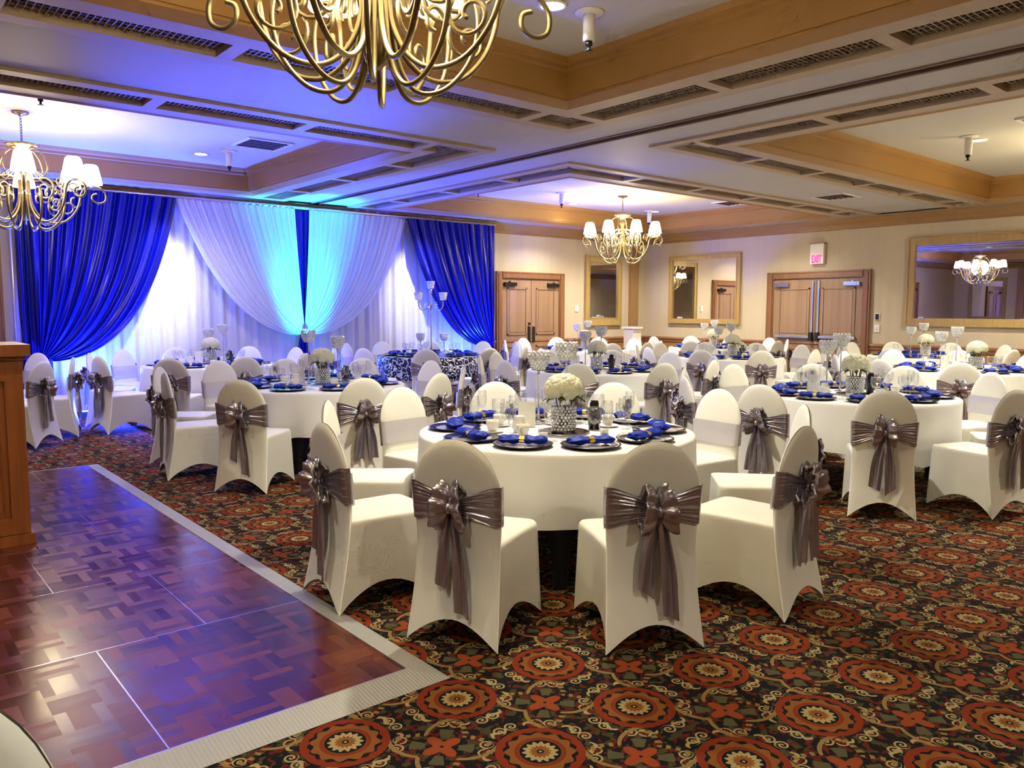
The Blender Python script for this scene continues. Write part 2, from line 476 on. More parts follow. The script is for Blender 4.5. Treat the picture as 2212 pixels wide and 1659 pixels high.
# crown moulding, chair rail, wainscot, baseboard on the four walls
def wallring(prof, name, mat):
    mb = MB(); ring(mb, (X0, XW, Y0, YW), prof); struct(mb.build(name, mat))
wallring([(.16, ZB), (.16, ZB - .04), (.13, ZB - .07), (.07, ZB - .13), (.04, ZB - .17), (.04, 3.06), (.0, 3.05)], 'trim_30', M['crown'])
wallring([(.16, ZT - .001), (.30, ZT - .001)], 'trim_33', M['trimtan'])
wallring([(0, .86), (.035, .855), (.045, .82), (.03, .78), (.03, .745), (.0, .735)], 'trim_31', M['darkframe'])
mb = MB()
mb.box2((12.3, YW - .012, .12), (XW, YW, .74)); mb.box2((X0, YW - .012, .12), (2.0, YW, .74))
mb.box2((XW - .012, 9.45, .12), (XW, YW - .02, .74)); mb.box2((XW - .012, Y0, .12), (XW, 7.18, .74))
struct(mb.build('trim_32', M['wainscot']))
for nm, a, b in (('baseboard_back', (12.3, YW - .02, 0), (XW, YW, .12)), ('baseboard_right', (XW - .02, Y0, 0), (XW, 7.18, .12)), ('baseboard_left', (X0, Y0, 0), (X0 + .02, YW, .12))):
    struct(MB().box2(a, b).build(nm, M['darkframe']))
# corner pilaster
mb = MB(); mb.box2((14.42, YW - .09, .0), (14.68, YW - .001, 3.05))
struct(mb.build('trim_34', M['crown']))

# ------------------------------------------------------------------ doors (double leaves with raised panels)
def panel_leaf(mb, x0, x1, z0, z1, y, prof=.03):
    # stiles and rails around two recessed panels, local x along the wall, y out of the wall (negative = room)
    w = .13
    mb.box2((x0, y, z0), (x1, y - .03, z1))
    for (a, b) in ((z0 + .2, z0 + .72), (z0 + .95, z1 - .17)):
        # raised moulding rectangle
        for r0, r1 in (((x0 + w, a), (x0 + w + .03, b)), ((x1 - w - .03, a), (x1 - w, b))):
            mb.box2((r0[0], y - .03, r0[1]), (r1[0], y - .047, r1[1]))
        mb.box2((x0 + w, y - .03, a), (x1 - w, y - .047, a + .03)); mb.box2((x0 + w, y - .03, b - .03), (x1 - w, y - .047, b))
        mb.box2((x0 + w + .06, y - .03, a + .06), (x1 - w - .06, y - .038, b - .06))
def double_door(name, loc, rz, w, h, kind):
    o = bpy.data.objects.new(name, None); COL.objects.link(o); o.location = loc; o.rotation_euler = (0, 0, rz); struct(o)
    hw = w / 2
    f = MB()
    for s in (-1, 1):
        f.box2((s * hw, 0, 0), (s * (hw + .15), -.05, h + .15)); f.box2((s * (hw + .02), -.05, 0), (s * (hw + .11), -.075, h + .11))
        f.box2((s * (hw + .12), -.05, 0), (s * (hw + .15), -.065, h + .15))
    f.box2((-hw, 0, h), (hw, -.05, h + .15)); f.box2((-hw, -.05, h + .02), (hw, -.075, h + .11)); f.box2((-hw, -.05, h + .12), (hw, -.065, h + .15))
    f.build('frame', M['darkframe'], o)
    for s in (-1, 1):
        l = MB(); a, b = sorted((s * .004, s * (hw - .003))); panel_leaf(l, a, b, .01, h - .01, -.005)
        leaf = l.build('leaf', M['doorwood'], o)
        c = MB(); c.box2((s * (hw - .36), -.036, h - .15), (s * (hw - .04), -.10, h - .075))
        c.box2((s * (hw - .2), -.05, h - .075), (s * (hw - .17), -.09, h - .05))
        c.build('closer', M['black'] if kind == 'pull' else M['silver'], leaf)
        if kind == 'push':
            p = MB(); p.box2((s * .05, -.05, .93), (s * (hw - .1), -.10, .985)); p.build('push_bar', M['silver'], leaf)
            p = MB(); p.box2((s * .035, -.036, .88), (s * .10, -.115, 1.05)); p.build('latch_box', M['black'], leaf)
            p = MB(); p.box2((s * .05, -.036, 1.05), (s * .078, -.065, h - .04)); p.build('vertical_rod', M['chrome'], leaf)
        else:
            p = MB(); p.box2((s * .03, -.036, .80), (s * .10, -.05, 1.13)); p.build('pull_plate', M['black'], leaf)
            if s < 0:
                p = MB(); p.lathe([(.0, -.02), (.028, -.02), (.028, .02), (0, .02)], 12, (-.06, -.045, 1.20)); p.build('lock', M['black'], leaf)
    return o
double_door('door_1', (11.29, YW, 0), 0, 1.62, 2.13, 'pull')
double_door('door_2', (XW, 8.31, 0), -PI / 2, 1.90, 2.12, 'push')
double_door('door_3', (.75, YW, 0), 0, 1.6, 2.35, 'pull')

# ------------------------------------------------------------------ mirrors
def wall_mirror(loc, rz, w, z0, z1, label, fw=.13):
    o = thing('wall_mirror', label, 'mirror', loc, rz, 'wood framed wall mirrors')
    f = MB(); hw = w / 2
    def pr(a, b, zz0, zz1): f.box2((a, -.005, zz0), (b, -.05, zz1))
    for s in (-1, 1):
        f.box2((s * hw, -.005, z0), (s * (hw - fw), -.045, z1)); f.box2((s * hw, -.045, z0), (s * (hw - .03), -.06, z1))
        f.box2((s * (hw - fw + .02), -.045, z0 + fw - .02), (s * (hw - fw), -.055, z1 - fw + .02))
    for a, b, e in ((z0, z0 + fw, z0), (z1 - fw, z1, z1 - .03)):
        f.box2((-hw + fw, -.005, a), (hw - fw, -.045, b)); f.box2((-hw + .03, -.045, e), (hw - .03, -.06, e + .03))
    f.build('frame', M['goldframe'], o)
    MB().box2((-hw + fw - .01, -.008, z0 + fw - .01), (hw - fw + .01, -.02, z1 - fw + .01)).build('mirror_glass', M['mirror'], o)
    return o
wall_mirror((13.53, YW, 0), 0, 1.20, 1.13, 2.72, 'narrow wood framed mirror on the wall left of the corner post')
wall_mirror((XW, 11.05, 0), -PI / 2, 1.95, 1.18, 2.74, 'squarish wood framed mirror between the corner post and double doors', .11)
wall_mirror((XW, 4.2, 0), -PI / 2, 4.7, 1.21, 2.80, 'very wide wood framed mirror on the wall past the exit sign', .14)

wall_mirror((X0, 11.6, 0), PI / 2, 1.3, 1.13, 2.72, 'narrow wood framed mirror on the left wall, seen only as a reflection')
wall_mirror((X0, 4.0, 0), PI / 2, 3.0, 1.2, 2.78, 'wide wood framed mirror on the left wall, seen only as a reflection')
struct(MB().box2((X0 + .001, 10.35, 0), (X0 + .09, 10.6, 3.05)).build('trim_35', M['crown']))
double_door('door_4', (X0, 8.7, 0), PI / 2, 1.75, 2.12, 'pull')

# ------------------------------------------------------------------ exit sign, switches
ex = thing('exit_sign', 'white box exit sign with red letters above the double doors', 'exit sign', (XW, 8.31, 2.47), -PI / 2)
MB().box2((-.13, -.004, -.06), (.15, -.09, .33)).build('housing', M['sign_white'], ex)
MB().box2((-.145, -.004, .33), (.165, -.10, .35)).build('cap', M['crown'], ex)
cu = bpy.data.curves.new('lettering', 'FONT'); cu.body = 'EXIT'; cu.size = .155; cu.extrude = .004; cu.align_x = 'CENTER'; cu.offset = .004
cu.materials.append(M['sign_red'])
tx0 = bpy.data.objects.new('lettering_curve', cu); COL.objects.link(tx0)
dg = bpy.context.evaluated_depsgraph_get(); tme = bpy.data.meshes.new_from_object(tx0.evaluated_get(dg)); bpy.data.objects.remove(tx0)
tx = link('lettering', tme, ex); tme.materials.clear(); tme.materials.append(M['sign_red'])
tx.location = (.01, -.096, -.035); tx.rotation_euler = (PI / 2, 0, 0); tx.scale = (.66, 1.35, 1)
def plate(loc, rz, label, big=False, name='wall_switch', cat='switch'):
    o = thing(name, label, cat, loc, rz)
    MB().box2((-.05, -.002, -.07), (.05, -.016, .07)).build('plate', M['white_metal'], o)
    if big: MB().box2((-.03, -.016, -.05), (.03, -.032, .055)).build('dial', M['black'], o)
    else: MB().box2((-.02, -.016, -.03), (.02, -.024, .03)).build('rocker', M['sign_white'], o)
plate((12.68, YW, 1.52), 0, 'small white thermostat between the left double doors and narrow mirror', False, 'thermostat', 'thermostat')
plate((XW, 7.07, 1.37), -PI / 2, 'wall control with black dial right of the exit doors', True)
plate((XW, 7.07, 1.15), -PI / 2, 'plain white wall switch under the black dial control')

# ------------------------------------------------------------------ ceiling fittings
def vent(x, y, z, sx, sy, label):
    o = thing('ceiling_vent', label, 'vent', (x, y, z), 0, 'square ceiling vents')
    f = MB()
    for s in (-1, 1):
        f.box2((s * sx, -sy, -.02), (s * (sx - .04), sy, -.001)); f.box2((-sx + .04, s * sy, -.02), (sx - .04, s * (sy - .04), -.001))
    f.build('frame', M['white_metal'], o)
    g = MB()
    n = 6
    for i in range(n):
        yy = -sy + .06 + i * (2 * sy - .12) / (n - 1)
        g.box((0, yy, -.012), (2 * sx - .08, .018, .008))
    g.build('louvres', M['slot'], o)
    MB().box2((-sx + .03, -sy + .03, -.004), (sx - .03, sy - .03, -.002)).build('dark_opening', M['groove'], o)
vent(4.25, 10.0, ZC, .3, .3, 'square louvred vent in the ceiling of the left rear coffer')
vent(13.55, 9.35, ZC, .3, .3, 'square louvred vent in the coffer right of the rear chandelier')
vent(12.0, 6.40, ZB, .3, .28, 'dark vent in the beam underside toward the right wall')
vent(10.3, 3.0, ZC, .3, .3, 'pale vent in the right coffer by the picture edge')
def downlight(x, y, label, on=True):
    o = thing('downlight', label, 'ceiling light', (x, y, ZC), 0, 'recessed ceiling downlights')
    MB().lathe([(.075, -.001), (.105, -.001), (.10, -.014), (.075, -.008), (.075, -.001)], 20, cap=False).build('trim_ring', M['white_metal'], o)
    MB().lathe([(0, -.004), (.076, -.004)], 20).build('lens', M['lens'], o)
    return o
DL = [(3.90, 4.20, 'bright downlight beside the nearest chandelier'), (3.88, 11.19, 'lit downlight in the left rear coffer before the drapes'),
      (11.31, 11.55, 'lit downlight left of the rear chandelier'), (13.54, 11.3, 'lit downlight right of the rear chandelier'),
      (10.91, 3.98, 'lit downlight in the right coffer beside a sprinkler')]
for d in DL: downlight(*d)
for x, y, w_ in ((2.0, -1.5, 'left'), (7.5, -1.5, 'middle'), (12.0, -1.5, 'right')):  # added fixtures out of view, there to brighten what the mirrors reflect
    o = downlight(x, y, 'added unseen downlight behind the camera, %s one, to brighten the mirrors' % w_); o.location.z = ZB
def sprinkler(x, y, z, L, label):
    o = thing('sprinkler', label, 'sprinkler', (x, y, z), 0, 'ceiling sprinklers')
    MB().lathe([(.0, -.001), (.11, -.001), (.10, -.014), (.05, -.02), (0, -.02)], 20).build('flange', M['white_metal'], o)
    MB().lathe([(0, -.02), (.043, -.02), (.043, -L), (0, -L)], 16).build('sleeve', M['white_metal'], o)
    MB().lathe([(0, -L), (.026, -L), (.026, -L - .03), (.012, -L - .035), (.012, -L - .06), (.03, -L - .064), (.03, -L - .068), (0, -L - .068)], 12).build('nozzle', M['black'], o)
SP = [(4.19, 4.13, ZC, .20, 'near sprinkler in a white sleeve under the coffer ceiling'), (1.62, 9.1, ZC, .05, 'sprinkler beside the left rear chandelier stem'),
      (4.1, 10.75, ZC, .2, 'white sleeved sprinkler right of the left coffer downlight'), (4.98, 9.3, ZC, .06, 'sprinkler at the right edge of the left coffer'),
      (8.5, 11.0, ZC, .1, 'sprinkler before the blue right drape'), (10.1, 10.6, ZC, .2, 'white sleeved sprinkler left of the rear chandelier'),
      (8.3, 8.0, ZC, .08, 'sprinkler at the near corner of the rear coffer'), (12.3, 8.6, ZC, .08, 'sprinkler right of the rear chandelier by the vent'),
      (13.35, 11.3, ZC, .25, 'long white sleeved sprinkler behind the rear chandelier'), (13.5, 8.0, ZC, .1, 'sprinkler by the right wall over the exit doors'),
      (7.8, 4.0, ZC, .06, 'sprinkler at the left edge of the right coffer'), (10.6, 3.98, ZC, .22, 'white sleeved sprinkler under the right coffer downlight')]
for d in SP: sprinkler(*d)

# ------------------------------------------------------------------ chandeliers
def spiral(cx, cz, r0, r1, a0, turns, n=26):
    return [(cx + (r0 + (r1 - r0) * i / (n - 1)) * cos(a0 + turns * 2 * PI * i / (n - 1)), cz + (r0 + (r1 - r0) * i / (n - 1)) * sin(a0 + turns * 2 * PI * i / (n - 1))) for i in range(n)]
def make_chandelier(label, loc, rot=0.0):
    o = thing('chandelier', label, 'chandelier', loc, R(rot), 'brass chandeliers with white shades')
    # z = 0 at the ceiling, hangs down 1.24
    MB().lathe([(0, -.001), (.085, -.001), (.08, -.02), (.03, -.035), (.012, -.05), (0, -.05)], 24).build('canopy', M['brass'], o)
    ch = MB()
    for i in range(9):
        z = -.06 - i * .03
        pts = [((.011 * cos(a) if i % 2 else 0), (0 if i % 2 else .011 * cos(a)), z + .02 * sin(a)) for a in [k * 2 * PI / 10 for k in range(11)]]
        ch.tube(pts, .004, 5, False)
    ch.build('chain', M['brass'], o)
    MB().lathe([(0, -.30), (.02, -.31), (.05, -.33), (.15, -.335), (.165, -.35), (.13, -.365), (.06, -.40), (.045, -.46), (.06, -.50), (.03, -.54), (.022, -.62), (.03, -.66), (.018, -.72), (.03, -.82), (.055, -.86), (.06, -.93), (.045, -.96),
                (.05, -.97), (.055, -1.03), (.06, -1.06), (.045, -1.12), (.02, -1.15), (0, -1.155)], 24).build('column', M['brass'], o)
    N = 8
    # main arm profile (r, z)
    prof = [(.045, -.72), (.05, -.86), (.075, -1.00), (.14, -1.11), (.24, -1.165), (.37, -1.14), (.47, -1.04), (.52, -.93), (.54, -.83), (.575, -.765), (.645, -.735), (.73, -.75), (.785, -.81), (.78, -.89), (.715, -.92), (.655, -.89), (.655, -.835), (.70, -.815)]
    path2 = smooth_path([(p[0], 0, p[1]) for p in prof], 5)
    am = MB(); am.tube(path2, .0115, 7); arm_me = am.mesh('arm', M['brass'])
    # inner scroll
    sp = spiral(.275, -.86, .125, .025, -1.9, 1.35)
    pth = smooth_path([(.06, 0, -.60), (.13, 0, -.62), (.24, 0, -.70)], 6) + [(a, 0, b) for a, b in spiral(.27, -.83, .13, .028, 1.7, -1.4)]
    im = MB(); im.tube(pth, .009, 6); inner_me = im.mesh('scroll', M['brass'])
    pth = [(a, 0, b) for a, b in spiral(.40, -.98, .095, .02, 2.4, 1.25)]
    i2 = MB(); i2.tube(pth, .009, 6)
    outer_me = i2.mesh('small_scroll', M['brass'])
    pth = [(a, 0, b) for a, b in spiral(.46, -.76, .06, .015, -1.2, 1.2)]
    i3 = MB(); i3.tube(pth, .008, 6); curl_me = i3.mesh('tip_curl', M['brass'])
    la = MB(); la.tube(smooth_path([(q[0], 0, q[1]) for q in [(.05, -.86), (.07, -1.05), (.11, -1.18), (.18, -1.24), (.28, -1.215), (.37, -1.11), (.405, -.97), (.385, -.86), (.33, -.82), (.28, -.85), (.285, -.91), (.325, -.92)]], 6), .0105, 7); low_me = la.mesh('lower_arm', M['brass'])
    up = MB(); up.tube(smooth_path([(.05, 0, -.40), (.14, 0, -.385), (.24, 0, -.46), (.29, 0, -.58), (.25, 0, -.68), (.15, 0, -.70), (.05, 0, -.66)], 6), .008, 6); up_me = up.mesh('upper_loop', M['brass'])
    cp = MB(); cp.lathe([(0, -.75), (.018, -.75), (.045, -.722), (.05, -.712), (.018, -.71), (.016, -.65), (0, -.65)], 12, (.645, 0, 0)); cup_me = cp.mesh('candle_cup', M['white_metal'])
    sh = MB(); sh.lathe([(.113, -.715), (.116, -.710), (.102, -.625), (.078, -.52), (.060, -.50), (.058, -.50), (.076, -.52), (.100, -.625), (.113, -.715)], 20, (.645, 0, 0), cap=False); sh_me = sh.mesh('lamp_shade', M['shade'])
    for i in range(N):
        a = 2 * PI * i / N
        ar = link('arm', arm_me, o, None, a)
        link('candle_cup', cup_me, ar); link('lamp_shade', sh_me, ar)
        link('lower_arm', low_me, o, None, a + PI / N)
        link('scroll', inner_me, o, None, a)
        link('small_scroll', outer_me, o, None, a); link('tip_curl', curl_me, o, None, a)
        if i % 2 == 0: link('upper_loop', up_me, o, None, a + .1)
    return o
CH = [((1.69, 2.845, ZC), 'large brass chandelier hanging nearest the camera, cut by the top edge'),
      ((1.60, 10.1, ZC), 'brass chandelier in front of the blue left drape'),
      ((11.28, 10.19, ZC), 'brass chandelier over the rear tables near the corner'),
      ((11.7, 2.45, ZC), 'brass chandelier in the right coffer seen only in the mirrors')]
for (l, lab), rt in zip(CH, (32, 36, 19.5, 10)): make_chandelier(lab, l, rt)

# ------------------------------------------------------------------ dance floor
df = thing('dance_floor', 'portable parquet dance floor with silver ramp edging', 'dance floor', (0, 0, 0))
PX, PY = .94, .915
ZF = .022
ix, iy = 1.70, 2.69
pan = {}
rows = 6
def panel(x0, x1, y0, y1):
    m = MB(); g = .0025
    m.box2((x0 + g, y0 + g, .001), (x1 - g, y1 - g, ZF)); m.build('floor_panel', M['parquet'], df)
YTOP = 8.23
ys = [iy, 3.69, 4.605, 5.52, 6.435, 7.35, YTOP]
for r_ in range(rows):
    x = ix
    first = r_ % 2 == 1
    while x > -2.4:
        w = .47 if first else PX
        first = False
        panel(x - w, x, ys[r_], ys[r_ + 1]); x -= w
xl = x
se = MB()
for r_ in range(rows):
    se.box2((xl, ys[r_] - .003, ZF), (ix, ys[r_] + .003, ZF + .0008))
    x = ix - (.47 if r_ % 2 else PX)
    while x > xl:
        se.box2((x - .0025, ys[r_], ZF), (x + .0025, ys[r_ + 1], ZF + .0008)); x -= PX
se.build('seam_strip', M['brass_dark'] if False else M['silver'], df)
def ramp(p_in0, p_in1, p_out1, p_out0):
    m = MB()
    V = [(*p_in0, ZF + .001), (*p_in1, ZF + .001), (*p_out1, .002), (*p_out0, .002), (*p_in0, 0.001), (*p_in1, .001)]
    m.add(V, [(0, 3, 2, 1), (0, 1, 5, 4), (4, 5, 2, 3)], False)
    m.build('edge_ramp', M['alu'], df)
ox, oy = ix + .115, iy - .15
yo = YTOP + .14
yy = [oy, 3.6, 5.4, 7.2, yo]
yi = [iy, 3.6, 5.4, 7.2, YTOP]
for k in range(4): ramp((ix, yi[k]), (ix, yi[k + 1]), (ox, yy[k + 1]), (ox, yy[k]))
xi = [ix, 1.62, .70, -.2, -1.1, xl]; xo = [ox, 1.62, .70, -.2, -1.1, xl]
for k in range(5): ramp((xi[k + 1], iy), (xi[k], iy), (xo[k], oy), (xo[k + 1], oy))
ramp((ix, YTOP), (xl, YTOP), (xl, yo), (ox, yo))

# ------------------------------------------------------------------ podium
pd = thing('podium', 'oak lectern with panelled front standing on the dance floor', 'podium', (.56, 5.70, ZF + .001))
b = MB(); b.box2((-.27, .02, .0), (.28, .48, 1.16)); b.build('body', M['oak'], pd)
b = MB()
for s in (-1, 1): b.box2((.005 + s * .275, 0, .07), (.005 + s * .175, .02, 1.16))
b.box2((-.17, 0, .07), (.18, .02, .17)); b.box2((-.17, 0, 1.03), (.18, .02, 1.16)); b.build('front_frame', M['oak'], pd)
b = MB(); b.box2((-.12, .004, .22), (.13, .02, .98)); b.build('front_panel', M['oak'], pd)
b = MB(); b.box2((-.285, -.015, .0), (.30, .49, .065)); b.build('base', M['oak'], pd)
b = MB(); b.box2((-.29, -.02, 1.16), (.30, .50, 1.185)); b.box2((-.315, -.05, 1.185), (.32, .52, 1.255)); b.build('top', M['oak'], pd)

# ------------------------------------------------------------------ stage drapes
ZTOP = 3.14
def fold(s, seed, n, t):
    return .55 * sin(2 * PI * n * s + seed + 1.2 * sin(3 * t + seed)) + .3 * sin(2 * PI * n * 1.73 * s + 2 * seed + .8 * t) + .25 * sin(2 * PI * n * .41 * s + 3 * seed)
def straight(name, x0, x1, z0, z1, y, n, amp, mat, parent, seed=0, nu=160, nv=10, pinch=None):
    def fn(u, v):
        z = z0 + (z1 - z0) * v
        w = 1.0 if not pinch else pinch(v)
        xm = (x0 + x1) / 2
        return (xm + (x0 - xm + (x1 - x0) * u) * w, y + amp * fold(u, seed, n, v * .5) , z)
    return MB().grid(fn, nu, nv).build(name, mat, parent)
def swag(name, xa, xb, tie, y, n, amp, mat, parent, seed=0, spread=.10, bulge=.33, nu=190, nv=34, sag=0.0):
    # xa = edge right above the tie, xb = far edge
    dm = max(abs(xb - tie[0]), abs(xa - tie[0]))
    def fn(s, t):
        p0x, p0z = xa + (xb - xa) * s, ZTOP
        p1x, p1z = tie[0] + spread * (s - .5) * (1 if xb > xa else -1), tie[1] - sag * s
        dx = p0x - p1x
        k = abs(dx) / dm
        cx = p0x - bulge * dx; cz = p1z + (p0z - p1z) * .5 * (1 - k) ** 1.2
        a, b, c = (1 - t) ** 2, 2 * t * (1 - t), t * t
        A = amp * (1 - .55 * t)
        return (a * p0x + b * cx + c * p1x, y - .10 * sin(PI * t) * k - .02 * t + A * fold(s, seed, n, t), a * p0z + b * cz + c * p1z)
    return MB().grid(fn, nu, nv).build(name, mat, parent)
o = thing('backing_curtain', 'white sheer backing curtain hanging to the floor behind the swags', 'curtain', (0, 0, 0))
straight('curtain_panel', 2.05, 10.0, .02, ZTOP, 12.62, 42, .028, M['sheer'], o, .3, 420, 6)
o = thing('swag_drape', 'royal blue drape swept to the left end of the backdrop', 'curtain', (0, 0, 0), 0, 'blue backdrop drapes')
swag('swag', 1.98, 3.93, (2.12, .93), 12.40, 12, .055, M['blue_satin'], o, 1.1, .16, .30, 240, 40, .16)
straight('tail', 1.84, 2.22, .02, ZTOP, 12.46, 5, .04, M['blue_satin'], o, .5, 70, 12, lambda v: 1.0 - .12 * math.exp(-((v - .3) / .1) ** 2))
o = thing('swag_drape', 'royal blue drape swept to the right end of the backdrop beside the doors', 'curtain', (0, 0, 0), 0, 'blue backdrop drapes')
swag('swag', 9.98, 7.95, (9.86, .86), 12.40, 12, .055, M['blue_satin'], o, 2.1, .16, .30, 240, 40, .10)
straight('tail', 9.74, 10.06, .02, ZTOP, 12.46, 4, .035, M['blue_satin'], o, 1.5, 60, 12, lambda v: 1.0 - .12 * math.exp(-((v - .3) / .1) ** 2))
o = thing('swag_drape', 'white sheer swag left of the central blue strip', 'curtain', (0, 0, 0), 0, 'white sheer centre swags')
swag('swag', 5.84, 3.93, (5.90, 1.13), 12.48, 19, .026, M['sheer'], o, .7, .10, .36, 260, 36, .06)
o = thing('swag_drape', 'white sheer swag right of the central blue strip', 'curtain', (0, 0, 0), 0, 'white sheer centre swags')
swag('swag', 6.08, 7.97, (5.99, 1.13), 12.48, 19, .026, M['sheer'], o, 1.9, .10, .36, 260, 36, .06)
o = thing('centre_drape', 'narrow royal blue strip tied in the middle of the backdrop', 'curtain', (0, 0, 0))
def ctr(v):   # v 0 floor .. 1 top
    z = .02 + (ZTOP - .02) * v
    return .16 + .84 * ((z - 1.13) / 2.0) ** .9 if z > 1.13 else .16 + .9 * ((1.13 - z) / 1.1)
straight('blue_strip', 5.72, 6.20, .02, ZTOP - .005, 12.54, 5, .03, M['blue_satin'], o, .2, 70, 40, ctr)
MB().lathe([(.03, 1.09), (.062, 1.10), (.066, 1.13), (.062, 1.16), (.03, 1.17)], 16, (5.945, 12.47, 0)).build('tie_band', M['sheer'], o)
o = thing('drape_rod', 'pale metal rod carrying the backdrop drapes', 'curtain rod', (0, 0, 0))
m = MB(); m.tube([(1.80, 12.50, 3.165), (10.10, 12.50, 3.165)], .022, 10); m.build('crossbar', M['rod'], o)
for x in (1.80, 10.10):
    m = MB(); m.tube([(x, 12.56, .01), (x, 12.56, 3.165)], .02, 10); m.box2((x - .2, 12.40, .004), (x + .2, 12.7, .012)); m.build('upright', M['rod'], o)
M['lens_blue'] = pbr('blue_led_lens', (.2, .5, 1), .4, emit=(.1, .35, 1), estr=9)
def uplight(x, y, label):
    o = thing('uplight', label, 'stage light', (x, y, .001), 0, 'floor uplights by the drapes')
    b = MB(); b.box2((-.15, -.07, 0), (.15, .07, .07)); b.build('housing', M['black'], o)
    MB().box2((-.135, -.055, .0705), (.135, .055, .076)).build('lens', M['lens_blue'], o)
    b = MB(); b.box2((-.165, -.03, .01), (-.151, .03, .11)); b.box2((.151, -.03, .01), (.165, .03, .11)); b.build('bracket', M['silver'], o)
UPL = [(2.62, 12.22, 'low uplight on the floor under the left blue drape'), (5.95, 12.05, 'floor uplight before the centre of the backdrop'), (9.2, 12.1, 'floor uplight under the right blue drape')]
for u in UPL: uplight(*u)

# ------------------------------------------------------------------ banquet chair (cover, sash, bow, tails)
def yr(z):            # rear plane of the back
    return -.322 + .040 * sin(PI * min(1, z / .93)) ** 1.2 - (.036 * (1 - z / .5) ** 1.4 if z < .5 else 0)
def wr(z):            # half width of the back
    if z < .45: return .228 - .020 * sin(PI * z / .9)
    return .208 + .010 * sin(PI * (z - .45) / .6)
def cover_mesh():
    mb = MB()
    ns, nv = 21, 26
    def outline(k):
        s = sin(PI / 2 * (2 * k / (ns - 1) - 1))
        zt = .665 + .265 * (1 - abs(s) ** 2.15) ** .5
        zb = .004 + .118 * (1 - abs(s) ** 1.9)
        return s, zt, zb
    rows = []
    for j in range(nv):
        v = j / (nv - 1)
        vv = 1 - (1 - v) ** 1.25
        row = []
        for face in (0, 1):
            ks = range(ns) if face == 0 else range(ns - 1, -1, -1)
            for k in ks:
                s, zt, zb = outline(k)
                z = zb + (zt - zb) * vv
                th = .046 * (1 - abs(s) ** 6) ** .5 * max(0.0, 1 - vv ** 14) ** .5
                th *= .55 + .45 * min(1, max(0, (z - .3) / .2))
                bulge = .006 * (1 - s * s)
                y = yr(z) - (bulge if face == 0 else 0) + (.023 - th / 2 if face == 0 else .023 + th / 2)
                row.append((s * wr(z), y, z))
        rows.append(row)
    n = 2 * ns
    P = [p for r in rows for p in r]; F = []
    for j in range(nv - 1):
        for k in range(n):
            l = (k + 1) % n
            F.append((j * n + k, j * n + l, (j + 1) * n + l, (j + 1) * n + k))
    mb.add(P, F)
    # seat and skirt, three sides
    def path(f):      # f: 0 floor .. 1 seat: list of (x, y, a) half path from rear corner to front centre
        xr = wr(f * .45) - .004; yrr = yr(f * .45) + .024
        xf = .222 - .008 * f + .004 * (1 - f); yf = .238 - .014 * f
        c = .035 + .02 * f
        out = []
        for i in range(13):
            a = i / 12
            pull = .030 * sin(PI * a) ** .9 * (1 - f) ** .8 + .004 * sin(PI * a)
            out.append((xr + (xf - xr) * a - pull, yrr + (yf - c - yrr) * a, a))
        for i in range(1, 5):
            t = i / 4 * PI / 2
            out.append((xf - c + c * cos(t), yf - c + c * sin(t), 0 if i < 4 else 0))
        for i in range(1, 9):
            a = i / 16
            pull = .028 * sin(PI * a) * (1 - f) ** .8
            out.append(((xf - c) * (1 - i / 8), yf - pull, a))
        return out
    def full(f):
        h = path(f)
        return h + [(-x, y, a) for x, y, a in h[-2::-1]]
    base = full(0)
    N = len(base); rows = []
    hz = []
    for i in range(N):
        k = min(i, N - 1 - i)
        if k <= 12: hz.append(.004 + .120 * sin(PI * k / 12) ** .8)
        elif k <= 16: hz.append(.004)
        else: hz.append(.004 + .115 * sin(PI * (k - 16) / 16) ** .8)
    LV = 11
    for j in range(LV):
        v = j / (LV - 1)
        row = []
        for i in range(N):
            z = hz[i] + (.432 - hz[i]) * v
            p = full_cache(full, z / .45)[i]
            row.append((p[0], p[1], z))
        rows.append(row)
    top = full(1.0)
    cx, cy = 0, .0
    for z, k in ((.446, .992), (.455, .97), (.460, .93), (.464, .80), (.467, .55), (.468, .2), (.468, .0)):
        rows.append([(p[0] * k, p[1] if k > .9 else p[1] * (1) if p[1] < -.15 else -.19 + (p[1] + .19) * (.5 + .5 * k if k > .2 else .6), z) for p in top])
    P = [p for r in rows for p in r]; F = []
    for j in range(len(rows) - 1):
        for i in range(N - 1):
            F.append((j * N + i, j * N + i + 1, (j + 1) * N + i + 1, (j + 1) * N + i))
    mb.add(P, F)
    return mb.mesh('cover', M['cover'])
_fc = {}
def full_cache(full, f):
    k = round(f, 4)
    if k not in _fc: _fc[k] = full(k)
    return _fc[k]
